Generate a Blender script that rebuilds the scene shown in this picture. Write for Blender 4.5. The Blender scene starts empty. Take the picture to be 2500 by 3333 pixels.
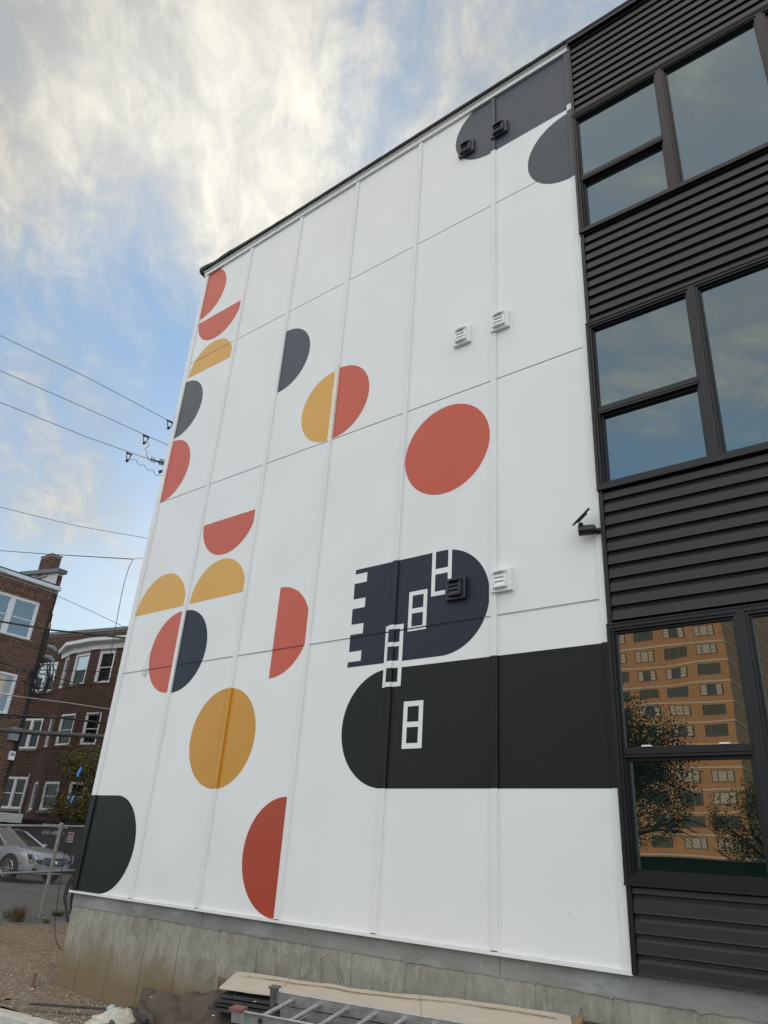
import bpy, math, random
from mathutils import Vector, Matrix, noise
random.seed(7)
scene = bpy.context.scene
C = scene.collection
rad = math.radians

# ------------------------------------------------------------------ camera
cam_d = bpy.data.cameras.new('camera')
cam = bpy.data.objects.new('camera', cam_d)
C.objects.link(cam)
fw = Vector((-0.57520352, 0.69706855, 0.42806115))
rt = Vector((0.78838782, 0.61195899, 0.06285572))
up = Vector((-0.21811, -0.37363, 0.90156))
up = rt.cross(fw)
M4 = Matrix(((rt.x, up.x, -fw.x, 0), (rt.y, up.y, -fw.y, -5.86), (rt.z, up.z, -fw.z, 1.6), (0, 0, 0, 1)))
cam.matrix_world = M4
cam_d.sensor_fit = 'HORIZONTAL'
cam_d.sensor_width = 36.0
cam_d.lens = 36.0 * 2381.54 / 2500.0
cam_d.clip_start = 0.05
cam_d.clip_end = 3000
scene.camera = cam

# ------------------------------------------------------------------ exposure
scene.view_settings.view_transform = 'Standard'
scene.view_settings.look = 'None'
scene.view_settings.exposure = 0.35
scene.view_settings.gamma = 1.0
scene.view_settings.use_curve_mapping = False

# ------------------------------------------------------------------ sun and sky
SUN_AZ, SUN_EL = 140.0, 15.0
CLR1, CLR2, CIR = (122, 57), (157, 33.5), (158, 25)     # azimuth, elevation of clear patches and a low cirrus streak
sdir = Vector((math.cos(rad(SUN_AZ)) * math.cos(rad(SUN_EL)), math.sin(rad(SUN_AZ)) * math.cos(rad(SUN_EL)), math.sin(rad(SUN_EL))))
sun_d = bpy.data.lights.new('sun', 'SUN')
sun_d.energy = 4.2
sun_d.angle = rad(1.0)
sun_d.color = (1.0, 0.74, 0.50)
sun = bpy.data.objects.new('sun', sun_d)
sun.rotation_euler = sdir.to_track_quat('Z', 'Y').to_euler()
C.objects.link(sun)

world = bpy.data.worlds.new('World')
scene.world = world
world.use_nodes = True
nt = world.node_tree
N, L = nt.nodes, nt.links
for n in list(N):
    N.remove(n)

def wn(t, **k):
    n = N.new(t)
    for a, b in k.items():
        setattr(n, a, b)
    return n

def wmath(op, a, b=None, c=None, clamp=False):
    n = N.new('ShaderNodeMath'); n.operation = op; n.use_clamp = clamp
    for i, v in enumerate((a, b, c)):
        if v is None:
            continue
        if isinstance(v, (int, float)):
            n.inputs[i].default_value = v
        else:
            L.new(v, n.inputs[i])
    return n.outputs[0]

def wmix(f, a, b):
    n = N.new('ShaderNodeMix'); n.data_type = 'RGBA'
    if isinstance(f, (int, float)):
        n.inputs[0].default_value = f
    else:
        L.new(f, n.inputs[0])
    for i, v in ((6, a), (7, b)):
        if isinstance(v, tuple):
            n.inputs[i].default_value = (*v, 1)
        else:
            L.new(v, n.inputs[i])
    return n.outputs[2]

def wramp(v, a, b, lo=0.0, hi=1.0):
    n = N.new('ShaderNodeMapRange'); n.interpolation_type = 'SMOOTHSTEP'
    L.new(v, n.inputs[0])
    n.inputs[1].default_value = a; n.inputs[2].default_value = b
    n.inputs[3].default_value = lo; n.inputs[4].default_value = hi
    return n.outputs[0]

out = wn('ShaderNodeOutputWorld')
bg = wn('ShaderNodeBackground')
bg.inputs['Strength'].default_value = 0.1
L.new(bg.outputs[0], out.inputs[0])
sky = wn('ShaderNodeTexSky')
sky.sky_type = 'NISHITA'
sky.sun_disc = False
sky.sun_elevation = rad(SUN_EL)
sky.sun_rotation = math.atan2(sdir.x, sdir.y)
sky.air_density = 1.0
sky.dust_density = 1.2
sky.ozone_density = 2.0
tc = wn('ShaderNodeTexCoord')
sep = wn('ShaderNodeSeparateXYZ')
L.new(tc.outputs['Generated'], sep.inputs[0])
zz = wmath('MAXIMUM', wmath('ADD', sep.outputs[2], 0.10), 0.04)
px = wmath('DIVIDE', sep.outputs[0], zz)
py = wmath('DIVIDE', sep.outputs[1], zz)
comb = wn('ShaderNodeCombineXYZ')
L.new(px, comb.inputs[0]); L.new(py, comb.inputs[1])

def mapped(rot, sx, sy, off=(0, 0, 0)):
    m = wn('ShaderNodeMapping')
    L.new(comb.outputs[0], m.inputs[0])
    m.inputs['Rotation'].default_value = (0, 0, rad(rot))
    m.inputs['Scale'].default_value = (sx, sy, 1)
    m.inputs['Location'].default_value = off
    return m.outputs[0]

def wnoise(vec, scale, detail, rough, dist=0.0):
    n = wn('ShaderNodeTexNoise')
    L.new(vec, n.inputs['Vector'])
    n.inputs['Scale'].default_value = scale
    n.inputs['Detail'].default_value = detail
    n.inputs['Roughness'].default_value = rough
    n.inputs['Distortion'].default_value = dist
    return n.outputs[0]

def wdot(v):
    n = wn('ShaderNodeVectorMath', operation='DOT_PRODUCT')
    L.new(tc.outputs['Generated'], n.inputs[0])
    n.inputs[1].default_value = v
    return n.outputs['Value']

# the bright thin cloud in front of the sun's side of the sky
def sdirv(az, el):
    return Vector((math.cos(rad(az)) * math.cos(rad(el)), math.sin(rad(az)) * math.cos(rad(el)), math.sin(rad(el))))
GD = sdirv(145.5, 46)
g = wdot(GD)
glow = wramp(g, 0.95, 1.0)
glow_w = wramp(g, 0.62, 1.0)
rotm = wn('ShaderNodeMapping')
L.new(comb.outputs[0], rotm.inputs[0])
rotm.inputs['Rotation'].default_value = (0, 0, rad(-140))
def streak(sx, sy, off, extra=0):
    m = wn('ShaderNodeMapping')
    L.new(rotm.outputs[0], m.inputs[0])
    m.inputs['Scale'].default_value = (sx, sy, 1)
    m.inputs['Location'].default_value = off
    m.inputs['Rotation'].default_value = (0, 0, rad(extra))
    return m.outputs[0]
big = wnoise(streak(0.8, 1.0, (3.1, 0.4, 0)), 1.0, 3, 0.5, 0.4)
fib = wnoise(streak(0.85, 2.1, (0.3, 1.7, 0)), 1.7, 12, 0.64, 0.9)
rag = wnoise(streak(1.7, 2.6, (5.0, 2.0, 0), 12), 4.2, 10, 0.68, 0.5)
cov = wmath('ADD', wmath('MULTIPLY', big, 0.55), wmath('MULTIPLY', fib, 0.75))
cov = wmath('ADD', cov, wmath('MULTIPLY', rag, 0.40))
cov = wmath('ADD', cov, wmath('MULTIPLY', glow_w, 0.16))
# thinner cover toward the horizon, thicker overhead
cov = wmath('ADD', cov, wramp(sep.outputs[2], 0.40, 0.74, -0.30, 0.12))
# two clearer patches and one bright streak of cirrus low down
cov = wmath('SUBTRACT', cov, wmath('MULTIPLY', wramp(wdot(sdirv(CLR1[0], CLR1[1])), 0.955, 1.0), 0.22))
cov = wmath('SUBTRACT', cov, wmath('MULTIPLY', wramp(wdot(sdirv(CLR2[0], CLR2[1])), 0.975, 1.0), 0.16))
cov = wmath('ADD', cov, wmath('MULTIPLY', wramp(wdot(sdirv(CIR[0], CIR[1])), 0.985, 1.0), 0.24))
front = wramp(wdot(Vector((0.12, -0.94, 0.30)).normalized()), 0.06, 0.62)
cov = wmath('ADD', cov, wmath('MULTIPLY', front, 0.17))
mask = wramp(cov, 0.63, 1.13)
shade = wramp(wmath('ADD', wmath('MULTIPLY', rag, 0.60), wmath('MULTIPLY', fib, 0.6)), 0.50, 0.82)
dark_c = wmix(glow_w, (3.1, 3.35, 3.75), (3.9, 3.85, 3.7))
lite_c = wmix(glow_w, (5.0, 5.0, 4.9), (6.35, 6.05, 5.15))
ccol = wmix(shade, dark_c, lite_c)
hot = wn('ShaderNodeVectorMath', operation='SCALE')
L.new(ccol, hot.inputs[0])
L.new(wmath('ADD', 1.0, wmath('MULTIPLY', glow, 0.42)), hot.inputs['Scale'])
# clear sky: nishita, lifted a little by high thin haze
base = wmix(0.80, sky.outputs[0], (2.35, 3.95, 6.1))
hz = wramp(sep.outputs[2], 0.05, 0.50, 1.0, 0.0)
base = wmix(wmath('MULTIPLY', hz, 0.75), base, (4.1, 5.75, 6.6))
final0 = wmix(wmath('MULTIPLY', mask, 0.95), base, hot.outputs[0])
# added gain: sky behind the camera raised brighter and warmer to light the wall
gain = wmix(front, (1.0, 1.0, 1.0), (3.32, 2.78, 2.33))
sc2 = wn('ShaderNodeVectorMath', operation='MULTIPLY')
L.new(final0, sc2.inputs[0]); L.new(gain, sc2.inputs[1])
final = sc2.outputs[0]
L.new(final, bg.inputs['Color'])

# ------------------------------------------------------------------ mesh helpers
class MB:
    def __init__(s):
        s.v = []; s.f = []; s.m = []; s.sm = []
    def add(s, vs, fs, mi=0, smooth=False):
        o = len(s.v)
        s.v.extend([tuple(p) for p in vs])
        for f in fs:
            s.f.append(tuple(i + o for i in f)); s.m.append(mi); s.sm.append(smooth)
        return s
    def box(s, a, b, mi=0, M=None, skip=()):
        x0, y0, z0 = a; x1, y1, z1 = b
        vs = [(x0, y0, z0), (x1, y0, z0), (x1, y1, z0), (x0, y1, z0), (x0, y0, z1), (x1, y0, z1), (x1, y1, z1), (x0, y1, z1)]
        if M is not None:
            vs = [M @ Vector(p) for p in vs]
        fs = {'b': (3, 2, 1, 0), 't': (4, 5, 6, 7), 'f': (0, 1, 5, 4), 'r': (1, 2, 6, 5), 'k': (2, 3, 7, 6), 'l': (3, 0, 4, 7)}
        return s.add(vs, [f for k, f in fs.items() if k not in skip], mi)
    def quad(s, a, b, c, d, mi=0):
        return s.add([a, b, c, d], [(0, 1, 2, 3)], mi)
    def tube(s, pts, r, n=6, mi=0, cap=True, smooth=True):
        pts = [Vector(p) for p in pts]
        rr = r if isinstance(r, (list, tuple)) else [r] * len(pts)
        vs = []; prev = None
        for i, p in enumerate(pts):
            if i == 0: t = pts[1] - p
            elif i == len(pts) - 1: t = p - pts[i - 1]
            else: t = pts[i + 1] - pts[i - 1]
            if t.length < 1e-9: t = Vector((0, 0, 1))
            t.normalize()
            if prev is None:
                a = Vector((0, 0, 1)) if abs(t.z) < .9 else Vector((1, 0, 0))
                u = t.cross(a).normalized()
            else:
                u = (prev - t * prev.dot(t))
                u = u.normalized() if u.length > 1e-6 else t.orthogonal().normalized()
            prev = u
            w = t.cross(u)
            for k in range(n):
                an = 2 * math.pi * k / n
                vs.append(p + (u * math.cos(an) + w * math.sin(an)) * rr[i])
        fs = []
        for i in range(len(pts) - 1):
            for k in range(n):
                a = i * n + k; b = i * n + (k + 1) % n
                fs.append((a, b, b + n, a + n))
        s.add(vs, fs, mi, smooth)
        if cap:
            s.add(vs[:n], [tuple(range(n))[::-1]], mi); s.add(vs[-n:], [tuple(range(n))], mi)
        return s
    def prism(s, poly, d, mi=0, mi_side=None):
        # poly: list of 3-D points (planar), d: extrusion vector
        n = len(poly); d = Vector(d)
        vs = [Vector(p) for p in poly] + [Vector(p) + d for p in poly]
        s.add(vs, [tuple(range(n)), tuple(range(2 * n - 1, n - 1, -1))], mi)
        s.add(vs, [(i, i + n, (i + 1) % n + n, (i + 1) % n) for i in range(n)], mi if mi_side is None else mi_side)
        return s
    def disc(s, c, nrm, r, n=24, mi=0, thick=0.0):
        nrm = Vector(nrm).normalized(); u = nrm.orthogonal().normalized(); w = nrm.cross(u); c = Vector(c)
        ring = [c + (u * math.cos(2 * math.pi * k / n) + w * math.sin(2 * math.pi * k / n)) * r for k in range(n)]
        if thick:
            return s.prism(ring, nrm * thick, mi)
        return s.add(ring, [tuple(range(n))], mi)
    def sphere(s, c, r, nu=10, nv=6, mi=0, sc=(1, 1, 1)):
        vs = []; fs = []
        for j in range(nv + 1):
            ph = math.pi * j / nv
            for i in range(nu):
                th = 2 * math.pi * i / nu
                vs.append((c[0] + r * sc[0] * math.sin(ph) * math.cos(th), c[1] + r * sc[1] * math.sin(ph) * math.sin(th), c[2] + r * sc[2] * math.cos(ph)))
        for j in range(nv):
            for i in range(nu):
                a = j * nu + i; b = j * nu + (i + 1) % nu
                fs.append((a, a + nu, b + nu, b))
        return s.add(vs, fs, mi, True)
    def mesh(s, name, mats):
        me = bpy.data.meshes.new(name)
        me.from_pydata(s.v, [], s.f)
        for m in (mats if isinstance(mats, (list, tuple)) else [mats]):
            me.materials.append(m)
        me.polygons.foreach_set('material_index', s.m)
        me.polygons.foreach_set('use_smooth', s.sm)
        me.update()
        return me
    def obj(s, name, mats, parent=None, **props):
        return link(name, s.mesh(name, mats), parent, **props)

def link(name, data, parent=None, **props):
    o = bpy.data.objects.new(name, data)
    C.objects.link(o)
    if parent is not None:
        o.parent = parent
        # parents never scale or rotate unless stated: positions given in world space
        o.matrix_parent_inverse = Matrix.Translation(-Vector(parent.location)) if parent.get('_w') else Matrix.Identity(4)
    for k, v in props.items():
        o[k] = v
    return o

def thing(name, label, cat, loc=(0, 0, 0), group=None, world=True):
    o = bpy.data.objects.new(name, None)
    o.empty_display_size = 0.3
    C.objects.link(o)
    o.location = loc
    o['label'] = label; o['category'] = cat
    if group: o['group'] = group
    if world: o['_w'] = 1
    return o

def tag(o, label, cat, group=None, kind=None):
    o['label'] = label; o['category'] = cat
    if group: o['group'] = group
    if kind: o['kind'] = kind
    return o

# ------------------------------------------------------------------ materials
def mat(name, col, rough=0.6, spec=0.5, metal=0.0, var=0.0, vscale=3.0, bump=0.0, bscale=60.0, col2=None, detail=5, island=0.0, coat=0.0):
    m = bpy.data.materials.new(name); m.use_nodes = True
    t = m.node_tree; n = t.nodes; l = t.links
    p = n['Principled BSDF']
    p.inputs['Base Color'].default_value = (*col, 1)
    p.inputs['Roughness'].default_value = rough
    p.inputs['Specular IOR Level'].default_value = spec
    p.inputs['Metallic'].default_value = metal
    p.inputs['Coat Weight'].default_value = coat
    if var or col2 or bump or island:
        tcn = n.new('ShaderNodeTexCoord')
        geo = n.new('ShaderNodeNewGeometry')
    src = None
    if var or col2:
        ns = n.new('ShaderNodeTexNoise'); l.new(geo.outputs['Position'], ns.inputs['Vector'])
        ns.inputs['Scale'].default_value = vscale; ns.inputs['Detail'].default_value = detail; ns.inputs['Roughness'].default_value = .6
        mr = n.new('ShaderNodeMapRange'); l.new(ns.outputs[0], mr.inputs[0])
        mr.inputs[1].default_value = .3; mr.inputs[2].default_value = .7
        mx = n.new('ShaderNodeMix'); mx.data_type = 'RGBA'
        l.new(mr.outputs[0], mx.inputs[0])
        if col2:
            mx.inputs[6].default_value = (*col, 1); mx.inputs[7].default_value = (*col2, 1)
        else:
            mx.inputs[6].default_value = (*[c * (1 - var) for c in col], 1)
            mx.inputs[7].default_value = (*[min(1, c * (1 + var)) for c in col], 1)
        src = mx.outputs[2]
    if island:
        hs = n.new('ShaderNodeHueSaturation')
        mr = n.new('ShaderNodeMapRange'); l.new(geo.outputs['Random Per Island'], mr.inputs[0])
        mr.inputs[3].default_value = 1 - island; mr.inputs[4].default_value = 1 + island
        l.new(mr.outputs[0], hs.inputs['Value'])
        if src: l.new(src, hs.inputs['Color'])
        else: hs.inputs['Color'].default_value = (*col, 1)
        src = hs.outputs[0]
    if src: l.new(src, p.inputs['Base Color'])
    if bump:
        nb = n.new('ShaderNodeTexNoise'); l.new(geo.outputs['Position'], nb.inputs['Vector'])
        nb.inputs['Scale'].default_value = bscale; nb.inputs['Detail'].default_value = 4
        bp = n.new('ShaderNodeBump'); bp.inputs['Strength'].default_value = bump; bp.inputs['Distance'].default_value = 0.01
        l.new(nb.outputs[0], bp.inputs['Height']); l.new(bp.outputs[0], p.inputs['Normal'])
    return m

def wall_paint(name, col, rough=0.42, spec=0.5):
    """rolled exterior paint on fibre cement: fine orange-peel, faint broad waviness, faint grime"""
    m = bpy.data.materials.new(name); m.use_nodes = True
    t = m.node_tree; n = t.nodes; l = t.links; p = n['Principled BSDF']
    p.inputs['Specular IOR Level'].default_value = spec
    geo = n.new('ShaderNodeNewGeometry')
    a = n.new('ShaderNodeTexNoise'); l.new(geo.outputs['Position'], a.inputs['Vector']); a.inputs['Scale'].default_value = 1.1; a.inputs['Detail'].default_value = 6
    mr = n.new('ShaderNodeMapRange'); l.new(a.outputs[0], mr.inputs[0]); mr.inputs[1].default_value = .25; mr.inputs[2].default_value = .75
    mx = n.new('ShaderNodeMix'); mx.data_type = 'RGBA'; l.new(mr.outputs[0], mx.inputs[0])
    mx.inputs[6].default_value = (*[c * .955 for c in col], 1); mx.inputs[7].default_value = (*[min(1, c * 1.03) for c in col], 1)
    l.new(mx.outputs[2], p.inputs['Base Color'])
    mp = n.new('ShaderNodeMapping'); l.new(geo.outputs['Position'], mp.inputs[0]); mp.inputs['Scale'].default_value = (1, 1, .35)
    b = n.new('ShaderNodeTexNoise'); l.new(mp.outputs[0], b.inputs['Vector']); b.inputs['Scale'].default_value = 7; b.inputs['Detail'].default_value = 3
    mr2 = n.new('ShaderNodeMapRange'); l.new(b.outputs[0], mr2.inputs[0]); mr2.inputs[3].default_value = rough - .07; mr2.inputs[4].default_value = rough + .09
    l.new(mr2.outputs[0], p.inputs['Roughness'])
    f = n.new('ShaderNodeTexNoise'); l.new(geo.outputs['Position'], f.inputs['Vector']); f.inputs['Scale'].default_value = 110; f.inputs['Detail'].default_value = 3
    w = n.new('ShaderNodeTexNoise'); l.new(geo.outputs['Position'], w.inputs['Vector']); w.inputs['Scale'].default_value = 2.2; w.inputs['Detail'].default_value = 2
    b1 = n.new('ShaderNodeBump'); b1.inputs['Strength'].default_value = .35; b1.inputs['Distance'].default_value = .0012; l.new(f.outputs[0], b1.inputs['Height'])
    b2 = n.new('ShaderNodeBump'); b2.inputs['Strength'].default_value = .5; b2.inputs['Distance'].default_value = .012; l.new(w.outputs[0], b2.inputs['Height']); l.new(b1.outputs[0], b2.inputs['Normal'])
    l.new(b2.outputs[0], p.inputs['Normal'])
    return m

def glass_mat(name, inner, refl, wav=0.0, wscale=1.0, tint=(.86, .93, .95)):
    """window pane: dark room behind, mirror-like coating that strengthens at grazing angles"""
    m = bpy.data.materials.new(name); m.use_nodes = True
    t = m.node_tree; n = t.nodes; l = t.links
    o = n['Material Output']; n.remove(n['Principled BSDF'])
    d = n.new('ShaderNodeBsdfDiffuse'); d.inputs[0].default_value = (*inner, 1)
    gl = n.new('ShaderNodeBsdfGlossy'); gl.inputs['Color'].default_value = (*tint, 1); gl.inputs['Roughness'].default_value = .004
    fr = n.new('ShaderNodeFresnel'); fr.inputs[0].default_value = 1.5
    ad = n.new('ShaderNodeMath'); ad.operation = 'ADD'; ad.use_clamp = True
    l.new(fr.outputs[0], ad.inputs[0]); ad.inputs[1].default_value = refl
    mx = n.new('ShaderNodeMixShader'); l.new(ad.outputs[0], mx.inputs[0]); l.new(d.outputs[0], mx.inputs[1]); l.new(gl.outputs[0], mx.inputs[2])
    l.new(mx.outputs[0], o.inputs[0])
    if wav:
        geo = n.new('ShaderNodeNewGeometry')
        ns = n.new('ShaderNodeTexNoise'); l.new(geo.outputs['Position'], ns.inputs['Vector']); ns.inputs['Scale'].default_value = wscale; ns.inputs['Detail'].default_value = 1
        bp = n.new('ShaderNodeBump'); bp.inputs['Strength'].default_value = 1; bp.inputs['Distance'].default_value = wav; l.new(ns.outputs[0], bp.inputs['Height'])
        l.new(bp.outputs[0], gl.inputs['Normal'])
    return m

WHITE = wall_paint('white_wall_paint', (.815, .803, .785))
WTRIM = wall_paint('white_trim_paint', (.795, .783, .765), .5)
P_RED = wall_paint('coral_red_paint', (.58, .085, .036))
P_RED2 = wall_paint('rust_red_paint', (.42, .040, .009))
P_YEL = wall_paint('ochre_yellow_paint', (.72, .37, .055))
P_YEL2 = wall_paint('deep_ochre_paint', (.60, .27, .016))
P_NAVY = wall_paint('navy_paint', (.017, .023, .040), .5, .3)
P_BLK = wall_paint('charcoal_black_paint', (.012, .013, .013), .5, .25)
P_SLATE_GLARE = wall_paint('slate_glare_tint', (.048, .060, .078), .5)  # veiling glare put into the colour: dark paint lightened on the upper shapes
P_GREY_GLARE = wall_paint('grey_glare_tint', (.075, .08, .08), .5)  # dark paint greyed to imitate glare high on the left edge
CORE = mat('wall_core_dark', (.05, .05, .05), .9)
SIDING = mat('black_vinyl_siding', (.0120, .0125, .0138), .45, .5, var=.12, vscale=2.0, bump=.25, bscale=140)
SIDTRIM = mat('black_siding_trim', (.010, .010, .012), .4, .4)
FRAME = mat('black_window_frame', (.010, .010, .011), .38, .4, var=.1, vscale=4)
GLASS = glass_mat('coated_window_glass', (.012, .018, .018), .10, .0022, .9, (.70, .90, 1.0))
GLASS_LO = glass_mat('coated_window_glass_lower', (.008, .014, .012), .23, .0017, 1.3)
MEMB = mat('black_roof_membrane', (.028, .029, .027), .7, .4, var=.3, vscale=8)
TAPE = mat('cream_masking_tape', (.84, .79, .66), .7, var=.12, vscale=20, bump=.8, bscale=50)
VENTW = mat('white_vent_plastic', (.82, .82, .81), .4)
VENTS = mat('slate_vent_paint', (.035, .040, .050), .45)
VENTN = mat('navy_vent_paint', (.014, .018, .028), .45)
HOLE = mat('dark_gap', (.01, .01, .01), .8)

def concrete(name, a, b, dirt, z0, z1, streak=True):
    m = bpy.data.materials.new(name); m.use_nodes = True
    t = m.node_tree; n = t.nodes; l = t.links; p = n['Principled BSDF']
    p.inputs['Roughness'].default_value = .85; p.inputs['Specular IOR Level'].default_value = .25
    geo = n.new('ShaderNodeNewGeometry')
    sp = n.new('ShaderNodeSeparateXYZ'); l.new(geo.outputs['Position'], sp.inputs[0])
    def noi(sc, det, scale=(1, 1, 1), rough=.6, dist=0):
        mp = n.new('ShaderNodeMapping'); l.new(geo.outputs['Position'], mp.inputs[0]); mp.inputs['Scale'].default_value = scale
        q = n.new('ShaderNodeTexNoise'); l.new(mp.outputs[0], q.inputs['Vector']); q.inputs['Scale'].default_value = sc
        q.inputs['Detail'].default_value = det; q.inputs['Roughness'].default_value = rough; q.inputs['Distortion'].default_value = dist
        return q.outputs[0]
    def rng(v, lo, hi, o0=0, o1=1):
        q = n.new('ShaderNodeMapRange'); l.new(v, q.inputs[0]); q.inputs[1].default_value = lo; q.inputs[2].default_value = hi
        q.inputs[3].default_value = o0; q.inputs[4].default_value = o1; return q.outputs[0]
    def mix(f, x, y, bt='MIX'):
        q = n.new('ShaderNodeMix'); q.data_type = 'RGBA'; q.blend_type = bt
        if isinstance(f, float): q.inputs[0].default_value = f
        else: l.new(f, q.inputs[0])
        for i, v in ((6, x), (7, y)):
            if isinstance(v, tuple): q.inputs[i].default_value = (*v, 1)
            else: l.new(v, q.inputs[i])
        return q.outputs[2]
    c = mix(rng(noi(1.6, 8), .3, .7), a, b)
    if streak:
        c = mix(rng(noi(9, 7, (1, 1, .28), .72), .50, .76, 0, .60), c, tuple(x * .5 for x in a))
        c = mix(rng(noi(22, 5, (1, 1, .3), .7), .52, .70, 0, .6), c, tuple(min(1, x * 1.35) for x in b))
    if not streak:
        c = mix(rng(noi(1.4, 5, (1, 1, 2.5), .55), .52, .70, 0, .65), c, (.45, .45, .44))
        c = mix(rng(noi(3.5, 6, (1, 1, 4)), .52, .75, 0, .5), c, tuple(x * .6 for x in a))
    if streak:
        c = mix(rng(noi(3.0, 9, (1, 1, .8), .7, .6), .52, .66, 0, .55), c, (.17, .16, .115))
        c = mix(rng(noi(70, 3), .60, .72, 0, .55), c, (.13, .12, .10))
    # dried mud splashed up from the ground
    zed = n.new('ShaderNodeMath'); zed.operation = 'ADD'; l.new(sp.outputs[2], zed.inputs[0])
    l.new(rng(noi(2.2, 5), .2, .8, -.16, .16), zed.inputs[1])
    c = mix(rng(zed.outputs[0], z0, z1, .92, 0), c, dirt)
    l.new(c, p.inputs['Base Color'])
    hgt = n.new('ShaderNodeMath'); hgt.operation = 'ADD'; l.new(noi(35, 5, (1, 1, .4)), hgt.inputs[0]); l.new(noi(6, 3), hgt.inputs[1])
    bp = n.new('ShaderNodeBump'); bp.inputs['Strength'].default_value = .55; bp.inputs['Distance'].default_value = .008
    l.new(hgt.outputs[0], bp.inputs['Height']); l.new(bp.outputs[0], p.inputs['Normal'])
    return m

CONC = concrete('formed_concrete', (.275, .252, .205), (.385, .36, .30), (.215, .155, .085), .18, .58)
PARGE = concrete('parging_cement', (.225, .218, .195), (.315, .305, .28), (.215, .155, .085), -1, -.9, False)
CURB = mat('kerb_concrete', (.52, .50, .44), .85, var=.18, vscale=9, bump=.6, bscale=60)

# ------------------------------------------------------------------ ground
def smooth(a, b, x):
    t = max(0, min(1, (x - a) / (b - a))); return t * t * (3 - 2 * t)
def ground_h(x, y):
    D = math.hypot(x, y + 5.86)
    h = -0.05 + .15 * smooth(11.0, 16.5, D) * smooth(2, -8, x) + .24 * smooth(17, 25, D) * smooth(2, -8, x)
    return h
def curbside(x, y):   # kerb line: back edge (dirt side is beyond)
    return CURBP
DIRT = bpy.data.materials.new('dirt_and_gravel'); DIRT.use_nodes = True
def _dirt():
    t = DIRT.node_tree; n = t.nodes; l = t.links; p = n['Principled BSDF']; p.inputs['Roughness'].default_value = .95
    p.inputs['Specular IOR Level'].default_value = .2
    geo = n.new('ShaderNodeNewGeometry')
    def noi(sc, det):
        q = n.new('ShaderNodeTexNoise'); l.new(geo.outputs['Position'], q.inputs['Vector']); q.inputs['Scale'].default_value = sc; q.inputs['Detail'].default_value = det; q.inputs['Roughness'].default_value = .65; return q.outputs[0]
    def rng(v, lo, hi):
        q = n.new('ShaderNodeMapRange'); l.new(v, q.inputs[0]); q.inputs[1].default_value = lo; q.inputs[2].default_value = hi; return q.outputs[0]
    def mix(f, x, y):
        q = n.new('ShaderNodeMix'); q.data_type = 'RGBA'; l.new(f, q.inputs[0])
        for i, v in ((6, x), (7, y)):
            if isinstance(v, tuple): q.inputs[i].default_value = (*v, 1)
            else: l.new(v, q.inputs[i])
        return q.outputs[2]
    c = mix(rng(noi(1.3, 6), .3, .7), (.145, .100, .062), (.25, .185, .125))
    c = mix(rng(noi(14, 6), .45, .7), c, (.30, .25, .19))
    c = mix(rng(noi(45, 4), .60, .72), c, (.42, .38, .32))
    l.new(c, p.inputs['Base Color'])
    bp = n.new('ShaderNodeBump'); bp.inputs['Strength'].default_value = .9; bp.inputs['Distance'].default_value = .03; l.new(noi(22, 6), bp.inputs['Height']); l.new(bp.outputs[0], p.inputs['Normal'])
_dirt()
ASPH = mat('asphalt', (.095, .093, .088), .85, .35, var=.3, vscale=1.6, bump=.7, bscale=70, col2=(.17, .163, .15), detail=9)

def grid(name, xs, ys, hf, m, **props):
    vs = [(x, y, hf(x, y)) for y in ys for x in xs]
    nx = len(xs)
    fs = [(j * nx + i, j * nx + i + 1, (j + 1) * nx + i + 1, (j + 1) * nx + i) for j in range(len(ys) - 1) for i in range(nx - 1)]
    b = MB(); b.add(vs, fs, 0, True)
    return b.obj(name, m, **props)
def rng_(a, b, st):
    n = max(1, round((b - a) / st)); return [a + (b - a) * i / n for i in range(n + 1)]

grid('ground', [-900, -300, -120] + rng_(-60, 20, 4) + [60, 200, 900], [-900, -300, -130] + rng_(-60, 60, 4) + [150, 400, 900],
     lambda x, y: ground_h(x, y) - .22 if math.hypot(x, y) < 200 else -.1, ASPH, kind='structure')
def dirt_h(x, y):
    h = ground_h(x, y) + .035 * noise.noise((x * .9, y * .9, 0)) + .022 * noise.noise((x * 3.2, y * 3.2, 4)) + .010 * noise.noise((x * 11, y * 11, 7))
    h += .10 * math.exp(-((x + 10.2) ** 2 / 1.2 + (y - .9) ** 2 / 1.2))
    return h
def dive(x, y): return .25 * smooth(17.0, 18.6, math.hypot(x, y + 5.86) + .5 * noise.noise((x * 1.5, y * 1.5, 0)))
# dirt strip along the building, up to the kerb, and out to the fence
grid('dirt_ground', rng_(-20, 3, .10), rng_(-1.02, 6.5, .10), lambda x, y: dirt_h(x, y) - (.3 if x > -9.3 and y > .15 else 0) - dive(x, y), DIRT, kind='structure')
grid('parking_lot', rng_(-90, -9.6, .8), rng_(-8, 80, .8), lambda x, y: ground_h(x, y) - .12 + .12 * smooth(14.5, 17.0, math.hypot(x, y + 5.86)), ASPH, kind='structure')
grid('dirt_bank', rng_(-24, -9.35, .15), rng_(-6, -1.0, .15), lambda x, y: dirt_h(x, y) - (.0 if y > -1.25 - max(0, (-x - 8.7)) * .33 else .35) - dive(x, y), DIRT, kind='structure')

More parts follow.
